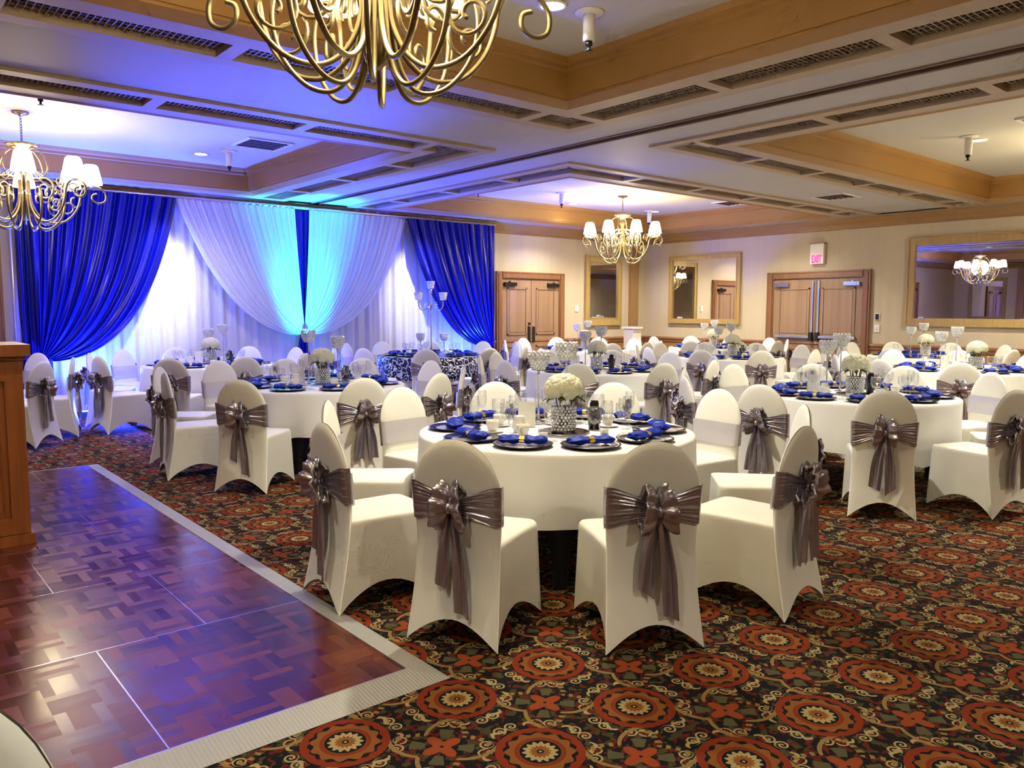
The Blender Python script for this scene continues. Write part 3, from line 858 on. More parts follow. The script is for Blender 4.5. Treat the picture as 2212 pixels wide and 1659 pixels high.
def sash_mesh(seed):
    rnd = random.Random(seed); ph = [rnd.uniform(0, 6.28) for _ in range(6)]
    mb = MB()
    for s in (-1, 1):
        tilt = rnd.uniform(-.02, .02); zlo = .515 + rnd.uniform(-.015, .015)
        def fn(u, v):
            t = min(1, u / .86); b = max(0, (u - .86) / .14)
            zc = .632 + (.004 + tilt) * t
            hw = .026 + .050 * t ** .75
            z = zc + hw * (2 * v - 1) * (1 + .10 * t) - (.012 * t if v < .5 else 0)
            cr = abs(sin(PI * (4.0 * v + .12 * sin(5 * t + ph[2])) + ph[0] + s)) ** .6
            pl = .011 * cr + .004 * sin(2 * PI * 8.5 * v + ph[1] + 3 * t)
            w = wr(z)
            if b == 0:
                x = .015 + (w - .022 - .015) * t
                y = yr(z) - .004 - .016 * (1 - t) ** 1.5 - pl * (1.05 - .75 * t)
            else:
                a = b * PI * .62
                k = 1 - b
                x = w - .022 + .029 * sin(a); y = yr(z) + .023 - .031 * cos(a) - .3 * pl * k
            return (s * x, y, z)
        mb.grid(fn, 20, 44, flip=(s < 0))
    def front(u, v):
        z = .540 + .158 * v
        q = 2 * u - 1
        w = wr(z)
        if abs(q) < .9: x = q / .9 * (w - .02); y = yr(z) + .053
        else:
            a = (abs(q) - .9) / .1 * PI * .45
            x = (w - .02 + .026 * sin(a)) * (1 if q > 0 else -1); y = yr(z) + .023 + .030 * cos(a)
        return (x, y + .0015 * sin(9 * v + 3 * u), z)
    fr = MB().grid(front, 31, 9)
    return mb.mesh('sash', M['satin']), fr.mesh('sash_front', M['satin_band'])
def bow_mesh(seed):
    rnd = random.Random(seed)
    mb = MB()
    for s in (-1, 1):
        up = rnd.uniform(.05, .5); L = rnd.uniform(.086, .100); W = rnd.uniform(.078, .094); ph = rnd.uniform(0, 6)
        ca, sa = cos(up), sin(up)
        def fn(u, v, s=s):
            # hollow loop: outer shell runs out to the rim then turns back inside
            t = v * 1.35
            tt = t if t <= 1 else 2 - t
            a = 2 * PI * u
            open_ = sin(min(1, tt * 1.15) * PI / 2) ** .48
            rz = .014 + W * open_ * (1 if t <= 1 else .80)
            ry = .012 + .046 * open_ * (1 if t <= 1 else .65)
            rip = 1 + .17 * sin(7 * a + ph) * (1 - .35 * tt) + .09 * sin(12 * a + 2 * ph)
            x = L * tt * (1 - .30 * abs(sin(a)) ** 3) - .016 * cos(a) ** 2 * tt
            zz = rz * sin(a) * rip
            yy = ry * cos(a) * rip
            return (s * (x * ca - zz * sa), -.038 + yy - .016 * tt, x * sa + zz * ca)
        mb.grid(fn, 56, 18, True, flip=(s < 0))
    kn = MB()
    def kfn(u, v):
        a = 2 * PI * u; b = PI * (v - .5) * .98
        r = 1 + .12 * sin(7 * a)
        return (.021 * cos(b) * cos(a) * r, -.062 + .020 * cos(b) * sin(a) * r, .026 * sin(b))
    kn.grid(kfn, 21, 9, True)
    off = (0, yr(.63) - .004, .632)
    mb.v = [(p[0] + off[0], p[1] + off[1], p[2] + off[2]) for p in mb.v]
    kn.v = [(p[0] + off[0], p[1] + off[1], p[2] + off[2]) for p in kn.v]
    return mb.mesh('bow', M['satin']), kn.mesh('knot', M['satin'])
def tail_mesh(seed, side):
    rnd = random.Random(seed * 31 + side)
    L = rnd.uniform(.34, .47); w1 = rnd.uniform(.034, .046); drift = side * rnd.uniform(.012, .04); ph = rnd.uniform(0, 6); cut = rnd.uniform(-.03, .03)
    def fn(u, v):
        w = .016 + (w1 - .016) * min(1, v * 1.6) ** .7
        c = side * (.012 + .016 * min(1, v * 2)) + drift * v
        x = c + w * (2 * u - 1)
        z = .615 - L * v - cut * (2 * u - 1) * v
        y = yr(.6) - .040 - .02 * sin(PI * v) * (1 - v) + .016 * sin(2 * PI * (1.3 * u) + ph + 2 * v) * (1 - .45 * v) + .006 * sin(5 * u * PI + ph * 2) * (1 - .6 * v)
        y += .0 if z > .45 else -.035 * ((.45 - z) / .45)
        return (x, y - .004 * side, z)
    return MB().grid(fn, 15, 18).mesh('sash_tail', M['satin'])
COVER = cover_mesh()
VAR = [(sash_mesh(k), bow_mesh(k + 10), tail_mesh(k, -1), tail_mesh(k, 1)) for k in range(5)]
def chair_proto(k):
    (sb, sf), (bo, kn), t1, t2 = VAR[k]
    o = bpy.data.objects.new('banquet_chair', None); COL.objects.link(o)
    link('cover', COVER, o)
    s = link('sash', sb, o); f = link('sash_front', sf, s); f['label'] = 'smooth pale front of the sash'
    b = link('bow', bo, o); link('knot', kn, b)
    link('sash_tail', t1, o); link('sash_tail', t2, o)
    return o

# ------------------------------------------------------------------ table layout (metres on the floor)
RV = Vector((.7648, -.6443)); FV = Vector((.642, .7613))
D = math.degrees
TABLES = {
 'near':   ((3.35, 3.55), 'the nearest table'),
 'left':   ((3.58, 7.22), 'the table right of the dance floor'),
 'right':  ((6.83, 3.40), 'the large table at the right'),
 'mid':    ((7.12, 6.85), 'the table behind the nearest one'),
 'mirror': ((10.72, 4.0), 'the table under the wide mirror'),
 'exit':   ((10.72, 7.4), 'the table before the exit doors'),
 'wall':   ((13.4, 5.53), 'the table against the right wall'),
 'drape':  ((3.75, 10.75), 'the table before the white drapes'),
 'glitter': ((7.3, 10.7), 'the rosette covered candelabra table'),
 'door':   ((10.6, 10.5), 'the table before the back doors'),
 'corner': ((13.2, 9.5), 'the table by the corner post'),
 'podium': ((.68, 10.95), 'the table behind the podium'),
}
RING = lambda o: [((o + 36 * i + 180) % 360) - 180 for i in range(10)]
SEATS = {   # (angle, radius of the back top)
 'near': [(-150, 1.52), (-116, 1.52), (177, 1.53), (-80, 1.54), (137, 1.43), (100, 1.43), (67, 1.41), (28, 1.40), (-6, 1.49), (-44, 1.50)],
 'left': [(-142, 1.48), (-101, 1.40), (141, 1.56), (176, 1.38), (107, 1.58), (78, 1.36), (43, 1.38), (4, 1.34), (-71, 1.47), (-38, 1.40)],
 'right': [(179, 1.46), (-144, 1.38), (-105, 1.45), (77, 1.52), (43, 1.47), (8, 1.51), (-28, 1.44), (147, 1.55), (114, 1.52), (-66, 1.45)],
 'mid': [(a, 1.45) for a in RING(-145)], 'mirror': [(a, 1.45) for a in RING(-158)], 'exit': [(a, 1.45) for a in RING(-163)],
 'wall': [(a, 1.43) for a in RING(-174)], 'drape': [(a, 1.43) for a in RING(-165)], 'glitter': [(a, 1.52) for a in RING(-126)],
 'door': [(a, 1.45) for a in RING(-150)], 'corner': [(a, 1.43) for a in RING(-161)], 'podium': [(-47, 1.45), (-17, 1.43), (28, 1.42)],
}
POSL = ['front left', 'left front', 'left side', 'left rear', 'rear left']
POSR = ['front right', 'right front', 'right side', 'right rear', 'rear right']
def positions(center, angs):
    """word for the place of each angle round the table, as seen from the camera side"""
    tc = Vector((-center[0], -center[1])).normalized()
    rt = Vector((-tc.y, tc.x))       # picture right for someone facing the table
    if rt.dot(RV) < 0: rt = -rt
    rel = []
    for i, a in enumerate(angs):
        d = Vector((cos(R(a)), sin(R(a))))
        rel.append((D(math.atan2(d.dot(rt), d.dot(tc))), i))
    left = sorted([r for r in rel if r[0] < 0], key=lambda r: -r[0]); right = sorted([r for r in rel if r[0] >= 0], key=lambda r: r[0])
    while len(left) > 5: right.append(left.pop())
    while len(right) > 5: left.append(right.pop())
    out = [None] * len(angs)
    for k, (r, i) in enumerate(left): out[i] = (POSL[k], r)
    for k, (r, i) in enumerate(right): out[i] = (POSR[k], r)
    return out
first_chair = {}
def put_chair(k, x, y, face, label, group):
    if k in first_chair: o = copy_tree(first_chair[k])
    else:
        o = chair_proto(k); first_chair[k] = o
    o.location = (x, y, .001); o.rotation_euler = (0, 0, face - PI / 2)
    tag(o, label, 'chair', group)
    return o
rnd = random.Random(3)
CH_LIST = []
for key, seats in SEATS.items():
    c, ph = TABLES[key]
    pos = positions(c, [s[0] for s in seats])
    for i, (a, r) in enumerate(seats):
        far = key not in ('near', 'left', 'right')
        aa = R(a + (rnd.uniform(-3, 3) if far else 0)); rr = max(r - .30 + (rnd.uniform(-.02, .05) if far else 0), 1.13)
        p, rel = pos[i]
        look = 'bow' if abs(rel) < 85 else 'front'
        CH_LIST.append([key, c[0] + rr * cos(aa), c[1] + rr * sin(aa), aa + PI + R(rnd.uniform(-5, 5)), rnd.randrange(5),
                        'white chair, %s toward camera, %s of %s' % (look, p, ph), 'white chairs around ' + ph])
for it in range(60):     # chairs of neighbouring tables keep clear of each other
    for i in range(len(CH_LIST)):
        for j in range(i):
            A, B = CH_LIST[i], CH_LIST[j]
            lim = .62 if A[0] == B[0] else .84
            dx, dy = A[1] - B[1], A[2] - B[2]; d = math.hypot(dx, dy)
            if d < lim:
                q = (lim - d) / 2 / max(d, .01)
                A[1] += dx * q; A[2] += dy * q; B[1] -= dx * q; B[2] -= dy * q
    for A in CH_LIST:
        for kk, (tc_, _) in TABLES.items():
            dx, dy = A[1] - tc_[0], A[2] - tc_[1]; d = math.hypot(dx, dy)
            if d < 1.13: A[1] += dx * (1.13 - d) / d; A[2] += dy * (1.13 - d) / d
for q in CH_LIST: put_chair(q[4], q[1], q[2], q[3], q[5], q[6])
put_chair(1, -.14, 1.19, R(215), 'white covered chair cut off in the lower left corner of the dance floor', 'single chair by the dance floor')

# ------------------------------------------------------------------ tables, cloths
ZTAB = .755
def cloth_mesh(seed, hem=.36, r0=.835, low=.10, nfold=11, amp=.016):
    rd = random.Random(seed); ph = [rd.uniform(0, 6.28) for _ in range(5)]
    mb = MB()
    def rad(a, t):
        w = amp * t ** 1.3 * (sin(nfold * a + ph[0] + .6 * sin(2 * a + ph[1])) + .6 * sin((nfold - 4) * a + ph[2]))
        return r0 + .012 + .012 * t + w
    prof = [('t', .0), ('t', .3), ('t', .6), ('t', .85), ('t', .955), ('t', .985), ('e', .3), ('e', .7), ('d', 0.02), ('d', .08), ('d', .2), ('d', .4), ('d', .6), ('d', .8), ('d', 1.0)]
    def fn(u, v):
        k, t = prof[round(v * (len(prof) - 1))]
        a = 2 * PI * u
        if k == 't':
            r = r0 * t + .0001; return (r * cos(a), r * sin(a), ZTAB)
        if k == 'e':
            r = r0 * .985 + (rad(a, 0) - r0 * .985) * sin(t * PI / 2); return (r * cos(a), r * sin(a), ZTAB - .012 * (1 - cos(t * PI / 2)) * 1.2)
        h = hem - low * max(0, cos(4 * a + .6)) ** 2
        z = ZTAB - .016 - (ZTAB - .016 - h) * t
        r = rad(a, t); return (r * cos(a), r * sin(a), z)
    mb.grid(fn, 128, len(prof), True)
    return mb.mesh('tablecloth', M['cloth'])
CL = [cloth_mesh(s) for s in (1, 2, 3)]
t_me = MB().lathe([(0, .722), (.815, .722), (.82, .730), (.82, .744), (.81, .748), (0, .748)], 48).mesh('tabletop', M['black'])
def leg_mesh():
    mb = MB()
    def fn(u, v):
        a = 2 * PI * u; z = .72 * (1 - v) + .004 * v
        f = max(0, (z - .12) / .6)
        w = .045 + .46 * f ** 1.8; d = .04 + .05 * f
        rho = .70 - .03 * f + d * cos(a); t = w * sin(a) / .75; return (rho * cos(t), rho * sin(t), z)
    return mb.grid(fn, 20, 16, True).mesh('leg', M['black_cloth'])
l_me = leg_mesh()
ti = 0
for key, (c, ph) in TABLES.items():
    t = thing('round_table', 'round banquet table with black stretch legs, %s' % ph.replace('the ', '', 1), 'table', (c[0], c[1], 0), 0, 'round banquet tables')
    t['label'] = 'black legged round banquet table under the cloth of ' + ph
    link('tabletop', t_me, t)
    for k in range(4): link('leg', l_me, t, None, R(-131 + 90 * k))
    o = link('tablecloth', CL[ti % 3], None, (c[0], c[1], 0), R(37 * ti)); ti += 1
    tag(o, 'white linen tablecloth on ' + ph, 'tablecloth', 'white tablecloths')
    if key == 'near': o.rotation_euler = (0, 0, R(20))
# rosette overlay
def overlay_mesh():
    mb = MB()
    prof = [('t', 0), ('t', .5), ('t', .98), ('e', .5), ('d', 0), ('d', .5), ('d', 1.0)]
    def fn(u, v):
        k, t = prof[round(v * 6)]; a = 2 * PI * u; r0 = .855
        if k == 't': return (r0 * t * cos(a) + 1e-5, r0 * t * sin(a), ZTAB + .004)
        if k == 'e': return (.868 * cos(a), .868 * sin(a), ZTAB)
        r = .872 + .02 * t + .03 * t * sin(12 * a); return (r * cos(a), r * sin(a), ZTAB - .02 - .33 * t)
    return mb.grid(fn, 128, 7, True).mesh('overlay_cloth', M['rosette'])
o = link('overlay_cloth', overlay_mesh(), None, (7.3, 10.7, 0)); tag(o, 'silver and navy rosette overlay on the candelabra table', 'tablecloth')

# ------------------------------------------------------------------ tableware prototypes
def root(name): 
    o = bpy.data.objects.new(name, None); COL.objects.link(o); return o
def proto_charger():
    o = root('charger_plate')
    MB().lathe([(0, .001), (.10, .001), (.155, .012), (.165, .016), (.165, .019), (.150, .0165), (.112, .0075), (0, .006)], 40).build('rim', M['charger'], o)
    MB().lathe([(0, .0068), (.108, .0078), (.118, .0105), (.110, .0105), (0, .0090)], 32).build('well', M['plate_in'], o)
    return o
def proto_napkin(seed):
    rd = random.Random(seed); ph = rd.uniform(0, 6)
    o = root('folded_napkin')
    def fn(u, v):
        x = (v - .5) * .27; a = 2 * PI * u
        pin = 1 - .42 * math.exp(-(x / .022) ** 2)
        end = (1 - abs(2 * v - 1) ** 10) ** .5
        w = (.046 + .012 * abs(2 * v - 1)) * pin; h = (.021 + .004 * sin(8 * x * 10 + ph)) * (pin ** .5)
        rip = 1 + .10 * sin(5 * a + ph + 14 * x) + .05 * sin(9 * a + 2 * ph)
        return (x + .004 * sin(3 * a), w * cos(a) * rip * (end if end > .02 else .02), .030 + h * sin(a) * rip * (end if end > .02 else .02))
    MB().grid(fn, 28, 36, True).build('napkin_roll', M['napkin'], o)
    def rg(u, v):
        a = 2 * PI * u; x = (v - .5) * .030
        return (x, .034 * cos(a), .030 + .0205 * sin(a))
    g = MB().grid(rg, 24, 4, True)
    g.build('napkin_ring', M['gold'], o)
    return o
def proto_goblet():
    o = root('water_goblet')
    MB().lathe([(.0, .001), (.036, .001), (.036, .003), (.012, .008), (.0055, .02), (.005, .075), (.009, .085), (.006, .09)], 20).build('stem', M['glass'], o)
    MB().lathe([(.006, .09), (.026, .10), (.039, .125), (.042, .155), (.039, .19), (.0375, .19), (.0405, .155), (.0375, .127), (.025, .103), (.0, .095)], 24).build('bowl', M['glass'], o)
    return o
def proto_wine():
    o = root('wine_glass')
    MB().lathe([(.0, .001), (.033, .001), (.033, .003), (.010, .008), (.004, .02), (.004, .105), (.007, .112)], 20).build('stem', M['glass'], o)
    MB().lathe([(.006, .112), (.022, .122), (.030, .15), (.030, .19), (.026, .225), (.0247, .225), (.0287, .19), (.0287, .152), (.021, .125), (.0, .117)], 24).build('bowl', M['glass'], o)
    return o
def proto_cup():
    o = root('coffee_cup')
    MB().lathe([(0, .012), (.024, .012), (.03, .02), (.038, .05), (.040, .075), (.037, .075), (.035, .05), (.027, .022), (0, .018)], 24).build('cup', M['china'], o)
    h = MB(); h.tube(smooth_path([(.035, 0, .065), (.058, 0, .062), (.062, 0, .045), (.050, 0, .032), (.034, 0, .032)], 5), .004, 6); h.build('handle', M['china'], o)
    MB().lathe([(0, .001), (.04, .001), (.07, .010), (.070, .013), (.04, .006), (0, .006)], 28).build('saucer', M['china'], o)
    return o
def proto_candle(h):
    o = root('candle_holder')
    MB().lathe([(0, .001), (.05, .001), (.05, .006), (.02, .012), (.008, .022), (.006, .05), (.009, .06), (.006, .07), (.0055, h - .15), (.012, h - .142), (.006, h - .13), (.016, h - .115), (0, h - .112)], 18).build('stem', M['silver'], o)
    b = MB()
    rows = 7
    for j in range(rows):
        z = h - .105 + .105 * j / (rows - 1); r = .030 + .036 * min(1, (j + .6) / 4) ** .7
        nb = 14
        for i in range(nb):
            a = 2 * PI * (i + .5 * (j % 2)) / nb
            b.ball((r * cos(a), r * sin(a), z), .0115, 6, 4)
    b.build('crystal_bowl', M['crystal'], o)
    MB().lathe([(0, h - .108), (.026, h - .105), (.056, h - .05), (.058, h), (.054, h), (.05, h - .05), (0, h - .1)], 18).build('glass_liner', M['glass'], o)
    return o
def proto_vase():
    o = root('sequin_vase')
    MB().lathe([(0, .001), (.066, .001), (.068, .008), (.068, .15), (.062, .152), (.060, .02), (0, .015)], 32).build('glass_body', M['glass'], o)
    b = MB()
    for j in range(8):
        for i in range(20):
            a = 2 * PI * (i + .5 * (j % 2)) / 20
            b.ball((.0705 * cos(a), .0705 * sin(a), .014 + .0185 * j), .0088, 6, 4)
    b.build('crystal_band', M['crystal'], o)
    return o
def rose_mesh(seed):
    rd = random.Random(seed); ph = rd.uniform(0, 6)
    def fn(u, v):
        a = 2 * PI * u; b = PI * (v - .5) * .98
        rip = 1 + .10 * sin(5 * a + 9 * v + ph) + .05 * sin(9 * a - 14 * v)
        cup = 1 - .20 * max(0, sin(b)) ** 6
        return (.046 * cos(b) * cos(a) * rip, .046 * cos(b) * sin(a) * rip, .040 * sin(b) * cup * (1 + .06 * sin(6 * a + ph)))
    return MB().grid(fn, 30, 16, True).mesh('rose', M['rose'])
ROSES = [rose_mesh(s) for s in range(3)]
def proto_bouquet():
    o = root('rose_bouquet')
    rd = random.Random(5)
    n = 22
    for i in range(n):
        t = (i + .5) / n
        el = math.asin(1 - t * 1.12); az = i * 2.39996
        p = Vector((.088 * cos(el) * cos(az), .088 * cos(el) * sin(az), .245 + .072 * sin(el)))
        q = link('rose', ROSES[i % 3], o, p)
        q.rotation_euler = (rd.uniform(-.3, .3) , PI / 2 - el, az); q.rotation_mode = 'XYZ'
    s = MB()
    for i in range(9):
        a = i * 2 * PI / 9
        s.tube([(.02 * cos(a + 1), .02 * sin(a + 1), .03), (.045 * cos(a), .045 * sin(a), .17), (.055 * cos(a), .055 * sin(a), .24)], .0035, 5)
    s.build('stems', M['leaf'], o)
    lf = MB()
    for i in range(8):
        a = i * 2 * PI / 8 + .3
        def fn(u, v, a=a):
            r = .055 + .075 * v; w = .022 * sin(PI * min(.98, v + .02)) * (2 * u - 1)
            return (r * cos(a) - w * sin(a), r * sin(a) + w * cos(a), .205 - .03 * v * v + .008 * abs(2 * u - 1))
        lf.grid(fn, 5, 8)
    lf.build('leaves', M['leaf'], o)
    return o
def proto_tray():
    o = root('mirror_tray')
    MB().lathe([(0, .0008), (.155, .0008), (.158, .006), (.154, .010), (.15, .008)], 40).build('rim', M['silver'], o)
    MB().lathe([(0, .0086), (.151, .0086)], 40).build('mirror_disc', M['mirror'], o)
    return o
def proto_card():
    o = root('menu_card')
    m = MB()
    V = [(-.055, -.025, .001), (.055, -.025, .001), (.055, 0, .16), (-.055, 0, .16), (-.055, .025, .001), (.055, .025, .001)]
    m.add(V, [(0, 1, 2, 3), (3, 2, 5, 4)], False); m.build('folded_card', M['paper'], o)
    return o
def proto_caddy():
    o = root('black_bucket')
    MB().lathe([(0, .001), (.034, .001), (.05, .125), (.054, .13), (.047, .13), (.032, .01), (0, .01)], 20).build('bucket', M['black'], o)
    b = MB()
    for i in range(5): b.box((-.02 + .011 * i, .004 * (i % 2), .10 + .012 * (i % 3)), (.008, .045, .11))
    b.build('packets', M['black_cloth'], o)
    return o
def proto_votive():
    o = root('votive_cup')
    MB().lathe([(0, .001), (.028, .001), (.034, .06), (.032, .06), (.026, .006), (0, .005)], 20).build('glass_cup', M['glass'], o)
    MB().lathe([(0, .0065), (.024, .0065), (.026, .028), (0, .028)], 16).build('candle', M['china'], o)
    return o
def proto_creamer():
    o = root('white_pot')
    MB().lathe([(0, .001), (.032, .001), (.042, .03), (.040, .065), (.030, .085), (.033, .10), (.029, .10), (.0, .09)], 24).build('pot_body', M['china'], o)
    h = MB(); h.tube(smooth_path([(.036, 0, .08), (.060, 0, .075), (.062, 0, .05), (.040, 0, .03)], 5), .005, 6); h.build('handle', M['china'], o)
    return o
PRO = dict(charger=proto_charger, goblet=proto_goblet, wine=proto_wine, cup=proto_cup, vase=proto_vase, bouquet=proto_bouquet, tray=proto_tray,
           card=proto_card, caddy=proto_caddy, votive=proto_votive, pot=proto_creamer)
for k in range(3): PRO['napkin%d' % k] = (lambda k=k: proto_napkin(k))
for h in (34, 40, 46, 52): PRO['candle%d' % h] = (lambda h=h: proto_candle(h / 100))
_pr = {}
def put(kind, x, y, z, rz, label, cat, group):
    if kind in _pr: o = copy_tree(_pr[kind])
    else: o = PRO[kind](); _pr[kind] = o
    o.location = (x, y, z); o.rotation_euler = (0, 0, rz)
    return tag(o, label, cat, group)
ZT_ = ZTAB + .001
rnd = random.Random(11)
OCC = []
def free(x, y, r, c):
    # nudge a small thing until it touches nothing already standing on the table
    for k in range(160):
        q = .012 * (k // 8 + (1 if k else 0)); a = k * PI / 4 + .3
        xx, yy = x + q * cos(a), y + q * sin(a)
        if math.hypot(xx - c[0], yy - c[1]) + r < .80 and all(math.hypot(xx - o[0], yy - o[1]) > r + o[2] + .006 for o in OCC):
            OCC.append((xx, yy, r)); return xx, yy
    return None
def putf(kind, x, y, r, c, *a):
    p = free(x, y, r, c)
    if p: put(kind, p[0], p[1], *a)
for key, seats in SEATS.items():
    if key == 'podium': continue
    c, ph = TABLES[key]
    zt = ZT_ + (.005 if key == 'glitter' else 0)
    angs = [s[0] for s in seats]
    pos = positions(c, angs)
    OCC.clear()
    for a in angs: OCC.append((c[0] + .63 * cos(R(a)), c[1] + .63 * sin(R(a)), .167))
    detail = 2 if key in ('near', 'left', 'right') else (1 if key in ('mid', 'mirror', 'exit', 'drape', 'glitter') else 0)
    # centrepiece: right / forward offsets from the table centre, as the photo shows it
    def rf(r, f): return c[0] + RV.x * r + FV.x * f, c[1] + RV.y * r + FV.y * f
    if key != 'glitter':
        fr, ff = {'near': (.04, -.10), 'left': (.04, .0), 'right': (.0, -.02), 'mirror': (.25, .05), 'exit': (.06, .0)}.get(key, (.02, 0))
        x, y = rf(fr, ff); OCC.append((x, y, .165))
        put('tray', x, y, zt, 0, 'round mirror tray in the middle of ' + ph, 'tray', 'mirror trays')
        put('vase', x, y, zt + .0095, 0, 'crystal beaded vase in the middle of ' + ph, 'vase', 'crystal vases')
        put('bouquet', x, y, zt + .0095, rnd.uniform(0, 6), 'cream rose bouquet in the vase of ' + ph, 'flowers', 'cream rose bouquets')
        cs = {'near': [(-.11, .44, 46), (.14, .48, 52)], 'left': [(-.16, .26, 52), (.14, .24, 46)], 'right': [(-.16, .22, 46), (-.02, .26, 52)]}.get(key, [(-.10, .25, 46), (.10, .25, 52)])
        for (r_, f_, h_), w in zip(cs, ('shorter', 'taller')):
            x, y = rf(r_, f_)
            putf('candle%d' % h_, x, y, .062, c, zt, 0, '%s crystal candle holder on a thin stem on %s' % (w, ph), 'candle holder', 'crystal candle holders')
        if detail:
            x, y = rf(fr + .20, ff + .14); putf('caddy', x, y, .056, c, zt, .6, 'small black bucket of packets on ' + ph, 'bucket', 'black buckets')
            x, y = rf(fr - .27, ff + .0); putf('pot', x, y, .063, c, zt, 2.4, 'white cream pot beside the vase on ' + ph, 'pot', 'white cream pots')
            for k, (r_, f_) in enumerate([(.24, -.05), (-.13, -.19)]):
                x, y = rf(fr + r_, ff + f_); putf('votive', x, y, .036, c, zt, 0, 'small glass votive %s the vase on %s' % (('right of', 'in front of')[k], ph), 'candle', 'votive cups')
            x, y = rf(fr - .22, ff + .22); putf('card', x, y, .062, c, zt, R(-40), 'white folded menu card on ' + ph, 'card', 'menu cards')
    else: OCC.extend([(c[0], c[1], .16), (c[0] + RV.x * .22, c[1] + RV.y * .19, .06), (c[0] - RV.x * .16, c[1] - RV.y * .19, .06)])
    for i, a in enumerate(angs):
        p = pos[i][0]
        x, y = c[0] + .63 * cos(R(a)), c[1] + .63 * sin(R(a))
        put('charger', x, y, zt, 0, 'dark glass charger plate at the %s of %s' % (p, ph), 'plate', 'dark charger plates')
        put('napkin%d' % rnd.randrange(3), x, y, zt + .0085, R(a + 90 + rnd.uniform(-8, 8)), 'rolled blue napkin on the %s plate of %s' % (p, ph), 'napkin', 'blue napkins with gold rings')
    for i, a in enumerate(angs):
        p = pos[i][0]
        def at(r, da): return c[0] + r * cos(R(a + da)), c[1] + r * sin(R(a + da))
        if detail >= 1 or i % 2 == 0:
            x, y = at(.43, 13); putf('goblet', x, y, .043, c, zt, 0, 'clear water goblet by the %s setting of %s' % (p, ph), 'glass', 'water goblets')
        if detail == 2:
            x, y = at(.47, 18); putf('wine', x, y, .034, c, zt, 0, 'clear wine glass by the %s setting of %s' % (p, ph), 'glass', 'wine glasses')
        if detail >= 1 and i % 2 == 0:
            x, y = at(.36, -14); putf('cup', x, y, .073, c, zt, rnd.uniform(0, 6), 'white coffee cup by the %s setting of %s' % (p, ph), 'cup', 'white coffee cups')
# candelabra table
cb = thing('candelabra', 'tall silver five cup candelabra standing on the rosette table', 'candelabra', (7.3, 10.7, ZT_ + .005))
MB().lathe([(0, .001), (.10, .001), (.10, .012), (.05, .03), (.02, .05), (.016, .10), (.024, .12), (.014, .14), (.013, .70), (.030, .73), (.016, .76), (.03, .79), (.014, .83), (.014, .98), (.026, 1.0), (.012, 1.02), (.03, 1.06), (0, 1.06)], 18).build('column', M['silver'], cb)
cup = MB()
for j in range(6):
    for i in range(12):
        a = 2 * PI * (i + .5 * (j % 2)) / 12; cup.ball(((.042 + .004 * j) * cos(a), (.042 + .004 * j) * sin(a), .012 + .019 * j), .0105, 6, 4)
cup.lathe([(0, -.01), (.045, 0), (.046, .01), (.062, .115), (.055, .115), (.04, .012), (0, .005)], 16)
cup_me = cup.mesh('crystal_cup', M['crystal'])
link('crystal_cup', cup_me, cb, (0, 0, 1.07))
for k in range(4):
    a = R(10 + 90 * k)
    m = MB(); m.tube(smooth_path([(0.01, 0, .80), (.10, 0, .74), (.20, 0, .72), (.27, 0, .78), (.28, 0, .88)], 6), .009, 7); m.tube([(q[0], 0, q[1]) for q in spiral(.12, .80, .05, .015, 1, 1.2)], .006, 6)
    ar = m.build('arm', M['silver'], cb, None, a); link('crystal_cup', cup_me, ar, (.28, 0, .885))
for s, w in ((-1, 'left'), (1, 'right')):
    x, y = 7.3 + RV.x * .19 * s + RV.x * .03, 10.7 + RV.y * .19 * s
    put('candle34', x, y, ZT_ + .005, 0, 'small crystal candle cup %s of the candelabra' % w, 'candle holder', 'crystal candle holders')
# pale pedestal in the far corner
pp = thing('pedestal', 'pale box pedestal standing before the corner post', 'pedestal', (13.9, 12.2, .001))
MB().box2((-.16, -.16, 0), (.16, .16, .06)).build('plinth', M['trimtan'], pp); MB().box2((-.14, -.14, .06), (.14, .14, 1.06)).build('body', M['white_metal'], pp); MB().box2((-.17, -.17, 1.06), (.17, .17, 1.10)).build('top', M['white_metal'], pp)

# ------------------------------------------------------------------ lights
def light(name, typ, loc, energy, col, size=.1, rot=None, spot=None, blend=.5, target=None):
    l = bpy.data.lights.new(name, typ); l.energy = energy; l.color = col
    if typ == 'AREA': l.size = size
    else: l.shadow_soft_size = size
    if typ == 'SPOT': l.spot_size = R(spot); l.spot_blend = blend
    o = bpy.data.objects.new(name, l); COL.objects.link(o); o.location = loc
    if target: o.rotation_euler = (Vector(target) - Vector(loc)).to_track_quat('-Z', 'Y').to_euler()
    return o
WARM = (1, .82, .46)
for l, lab in CH:
    light('chandelier_glow', 'POINT', (l[0], l[1], l[2] - .74), (105 if l[1] > 5 else 125) if l[0] < 2 else 200, WARM, .25)
for x, y in [(3.90, 4.20), (3.88, 11.19), (11.31, 11.55), (13.54, 11.3), (10.91, 3.98), (-.6, 1.2), (-.8, 4.6), (8.3, 9.0), (8.3, 4.3), (8.3, 1.6), (13.4, 4.3), (13.4, 8.7), (-.8, 9.5), (4.1, 8.5)]:
    light('downlight_beam', 'SPOT', (x, y, ZC - .03), (170 if x < 0 else 410) if y < 7 or x > 5 else 130, (1, .945, .80), .07, None, 128, .9, (x, y, 0))
for x in (2.0, 7.5, 12.0): light('downlight_beam', 'SPOT', (x, -1.5, ZB - .03), 200, (1, .92, .76), .07, None, 165, .9, (x, -1.5, 0))  # added lamps behind the camera that brighten the room seen in the mirrors
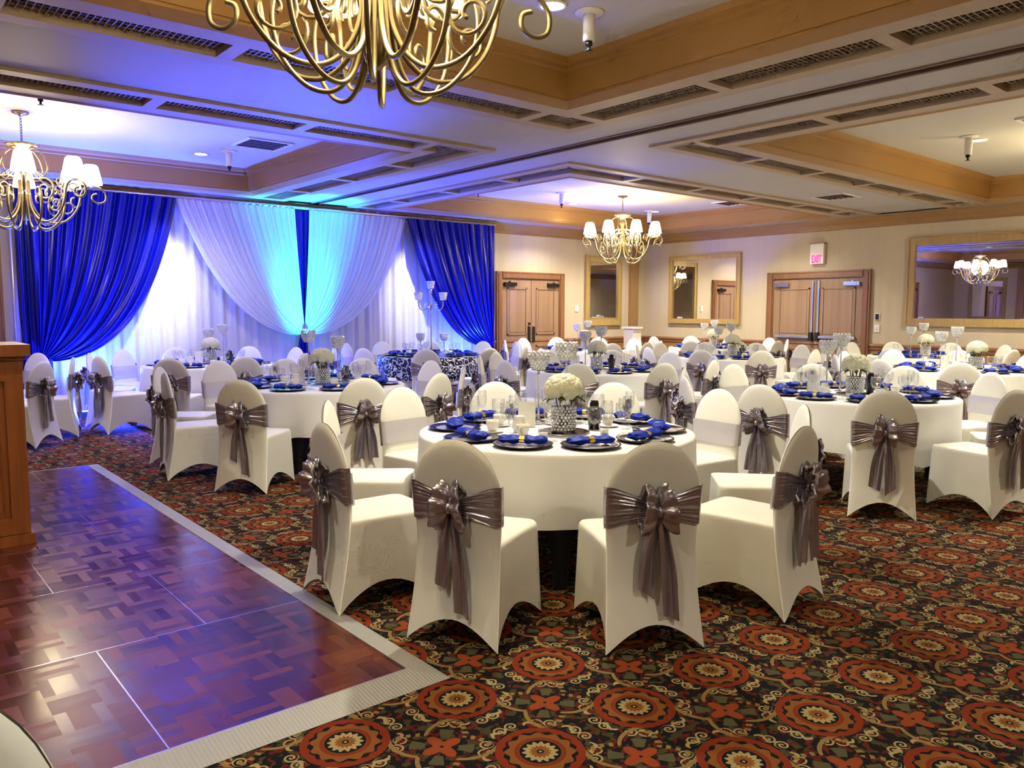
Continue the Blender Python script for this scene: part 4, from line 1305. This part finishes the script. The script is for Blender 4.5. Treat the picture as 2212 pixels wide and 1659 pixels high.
light('downlight_accent', 'SPOT', (3.88, 11.19, ZC - .03), 420, (1, .97, .9), .05, None, 38, .9, (3.72, 12.5, 2.0))
light('downlight_accent', 'SPOT', (8.3, 11.1, ZC - .03), 420, (1, .97, .9), .05, None, 38, .9, (8.2, 12.5, 1.95))
BLUE = (.03, .06, 1.0); CYAN = (.02, .55, 1.0)
light('uplight_left', 'SPOT', (2.62, 12.05, .12), 220, CYAN, .06, None, 50, .9, (2.45, 12.3, 1.6))
light('uplight_left', 'SPOT', (2.62, 12.1, .12), 1300, BLUE, .08, None, 120, .8, (2.7, 12.4, 3.0))
light('uplight_centre', 'SPOT', (5.95, 12.0, .12), 2200, CYAN, .08, None, 46, .9, (5.95, 12.45, 3.0))
light('uplight_right', 'SPOT', (9.2, 11.95, .12), 160, CYAN, .06, None, 45, .9, (9.55, 12.3, 1.7))
light('uplight_right', 'SPOT', (9.2, 12.0, .12), 900, BLUE, .08, None, 120, .8, (9.1, 12.4, 3.0))
light('uplight_wash', 'SPOT', (2.62, 12.1, .14), 2300, BLUE, .08, None, 140, .7, (4.0, 9.0, 3.4))
light('uplight_wash', 'SPOT', (5.95, 11.9, .14), 1500, BLUE, .08, None, 140, .7, (6.5, 8.0, 3.4))

light('uplight_wash', 'SPOT', (9.2, 12.0, .14), 900, BLUE, .08, None, 80, .8, (14.6, 8.6, 3.0))
w = bpy.data.worlds.new('world'); SC.world = w; w.use_nodes = True
w.node_tree.nodes['Background'].inputs[0].default_value = (.02, .02, .02, 1)
SC.view_settings.view_transform = 'Standard'; SC.view_settings.look = 'None'; SC.view_settings.gamma = 1; SC.view_settings.use_curve_mapping = False
SC.view_settings.exposure = .26
cy = SC.cycles
cy.use_adaptive_sampling = True; cy.adaptive_threshold = .1; cy.adaptive_min_samples = 10; cy.max_bounces = 6; cy.diffuse_bounces = 3; cy.glossy_bounces = 3; cy.transmission_bounces = 4; cy.transparent_max_bounces = 10
cy.caustics_reflective = False; cy.caustics_refractive = False; cy.sample_clamp_indirect = 6
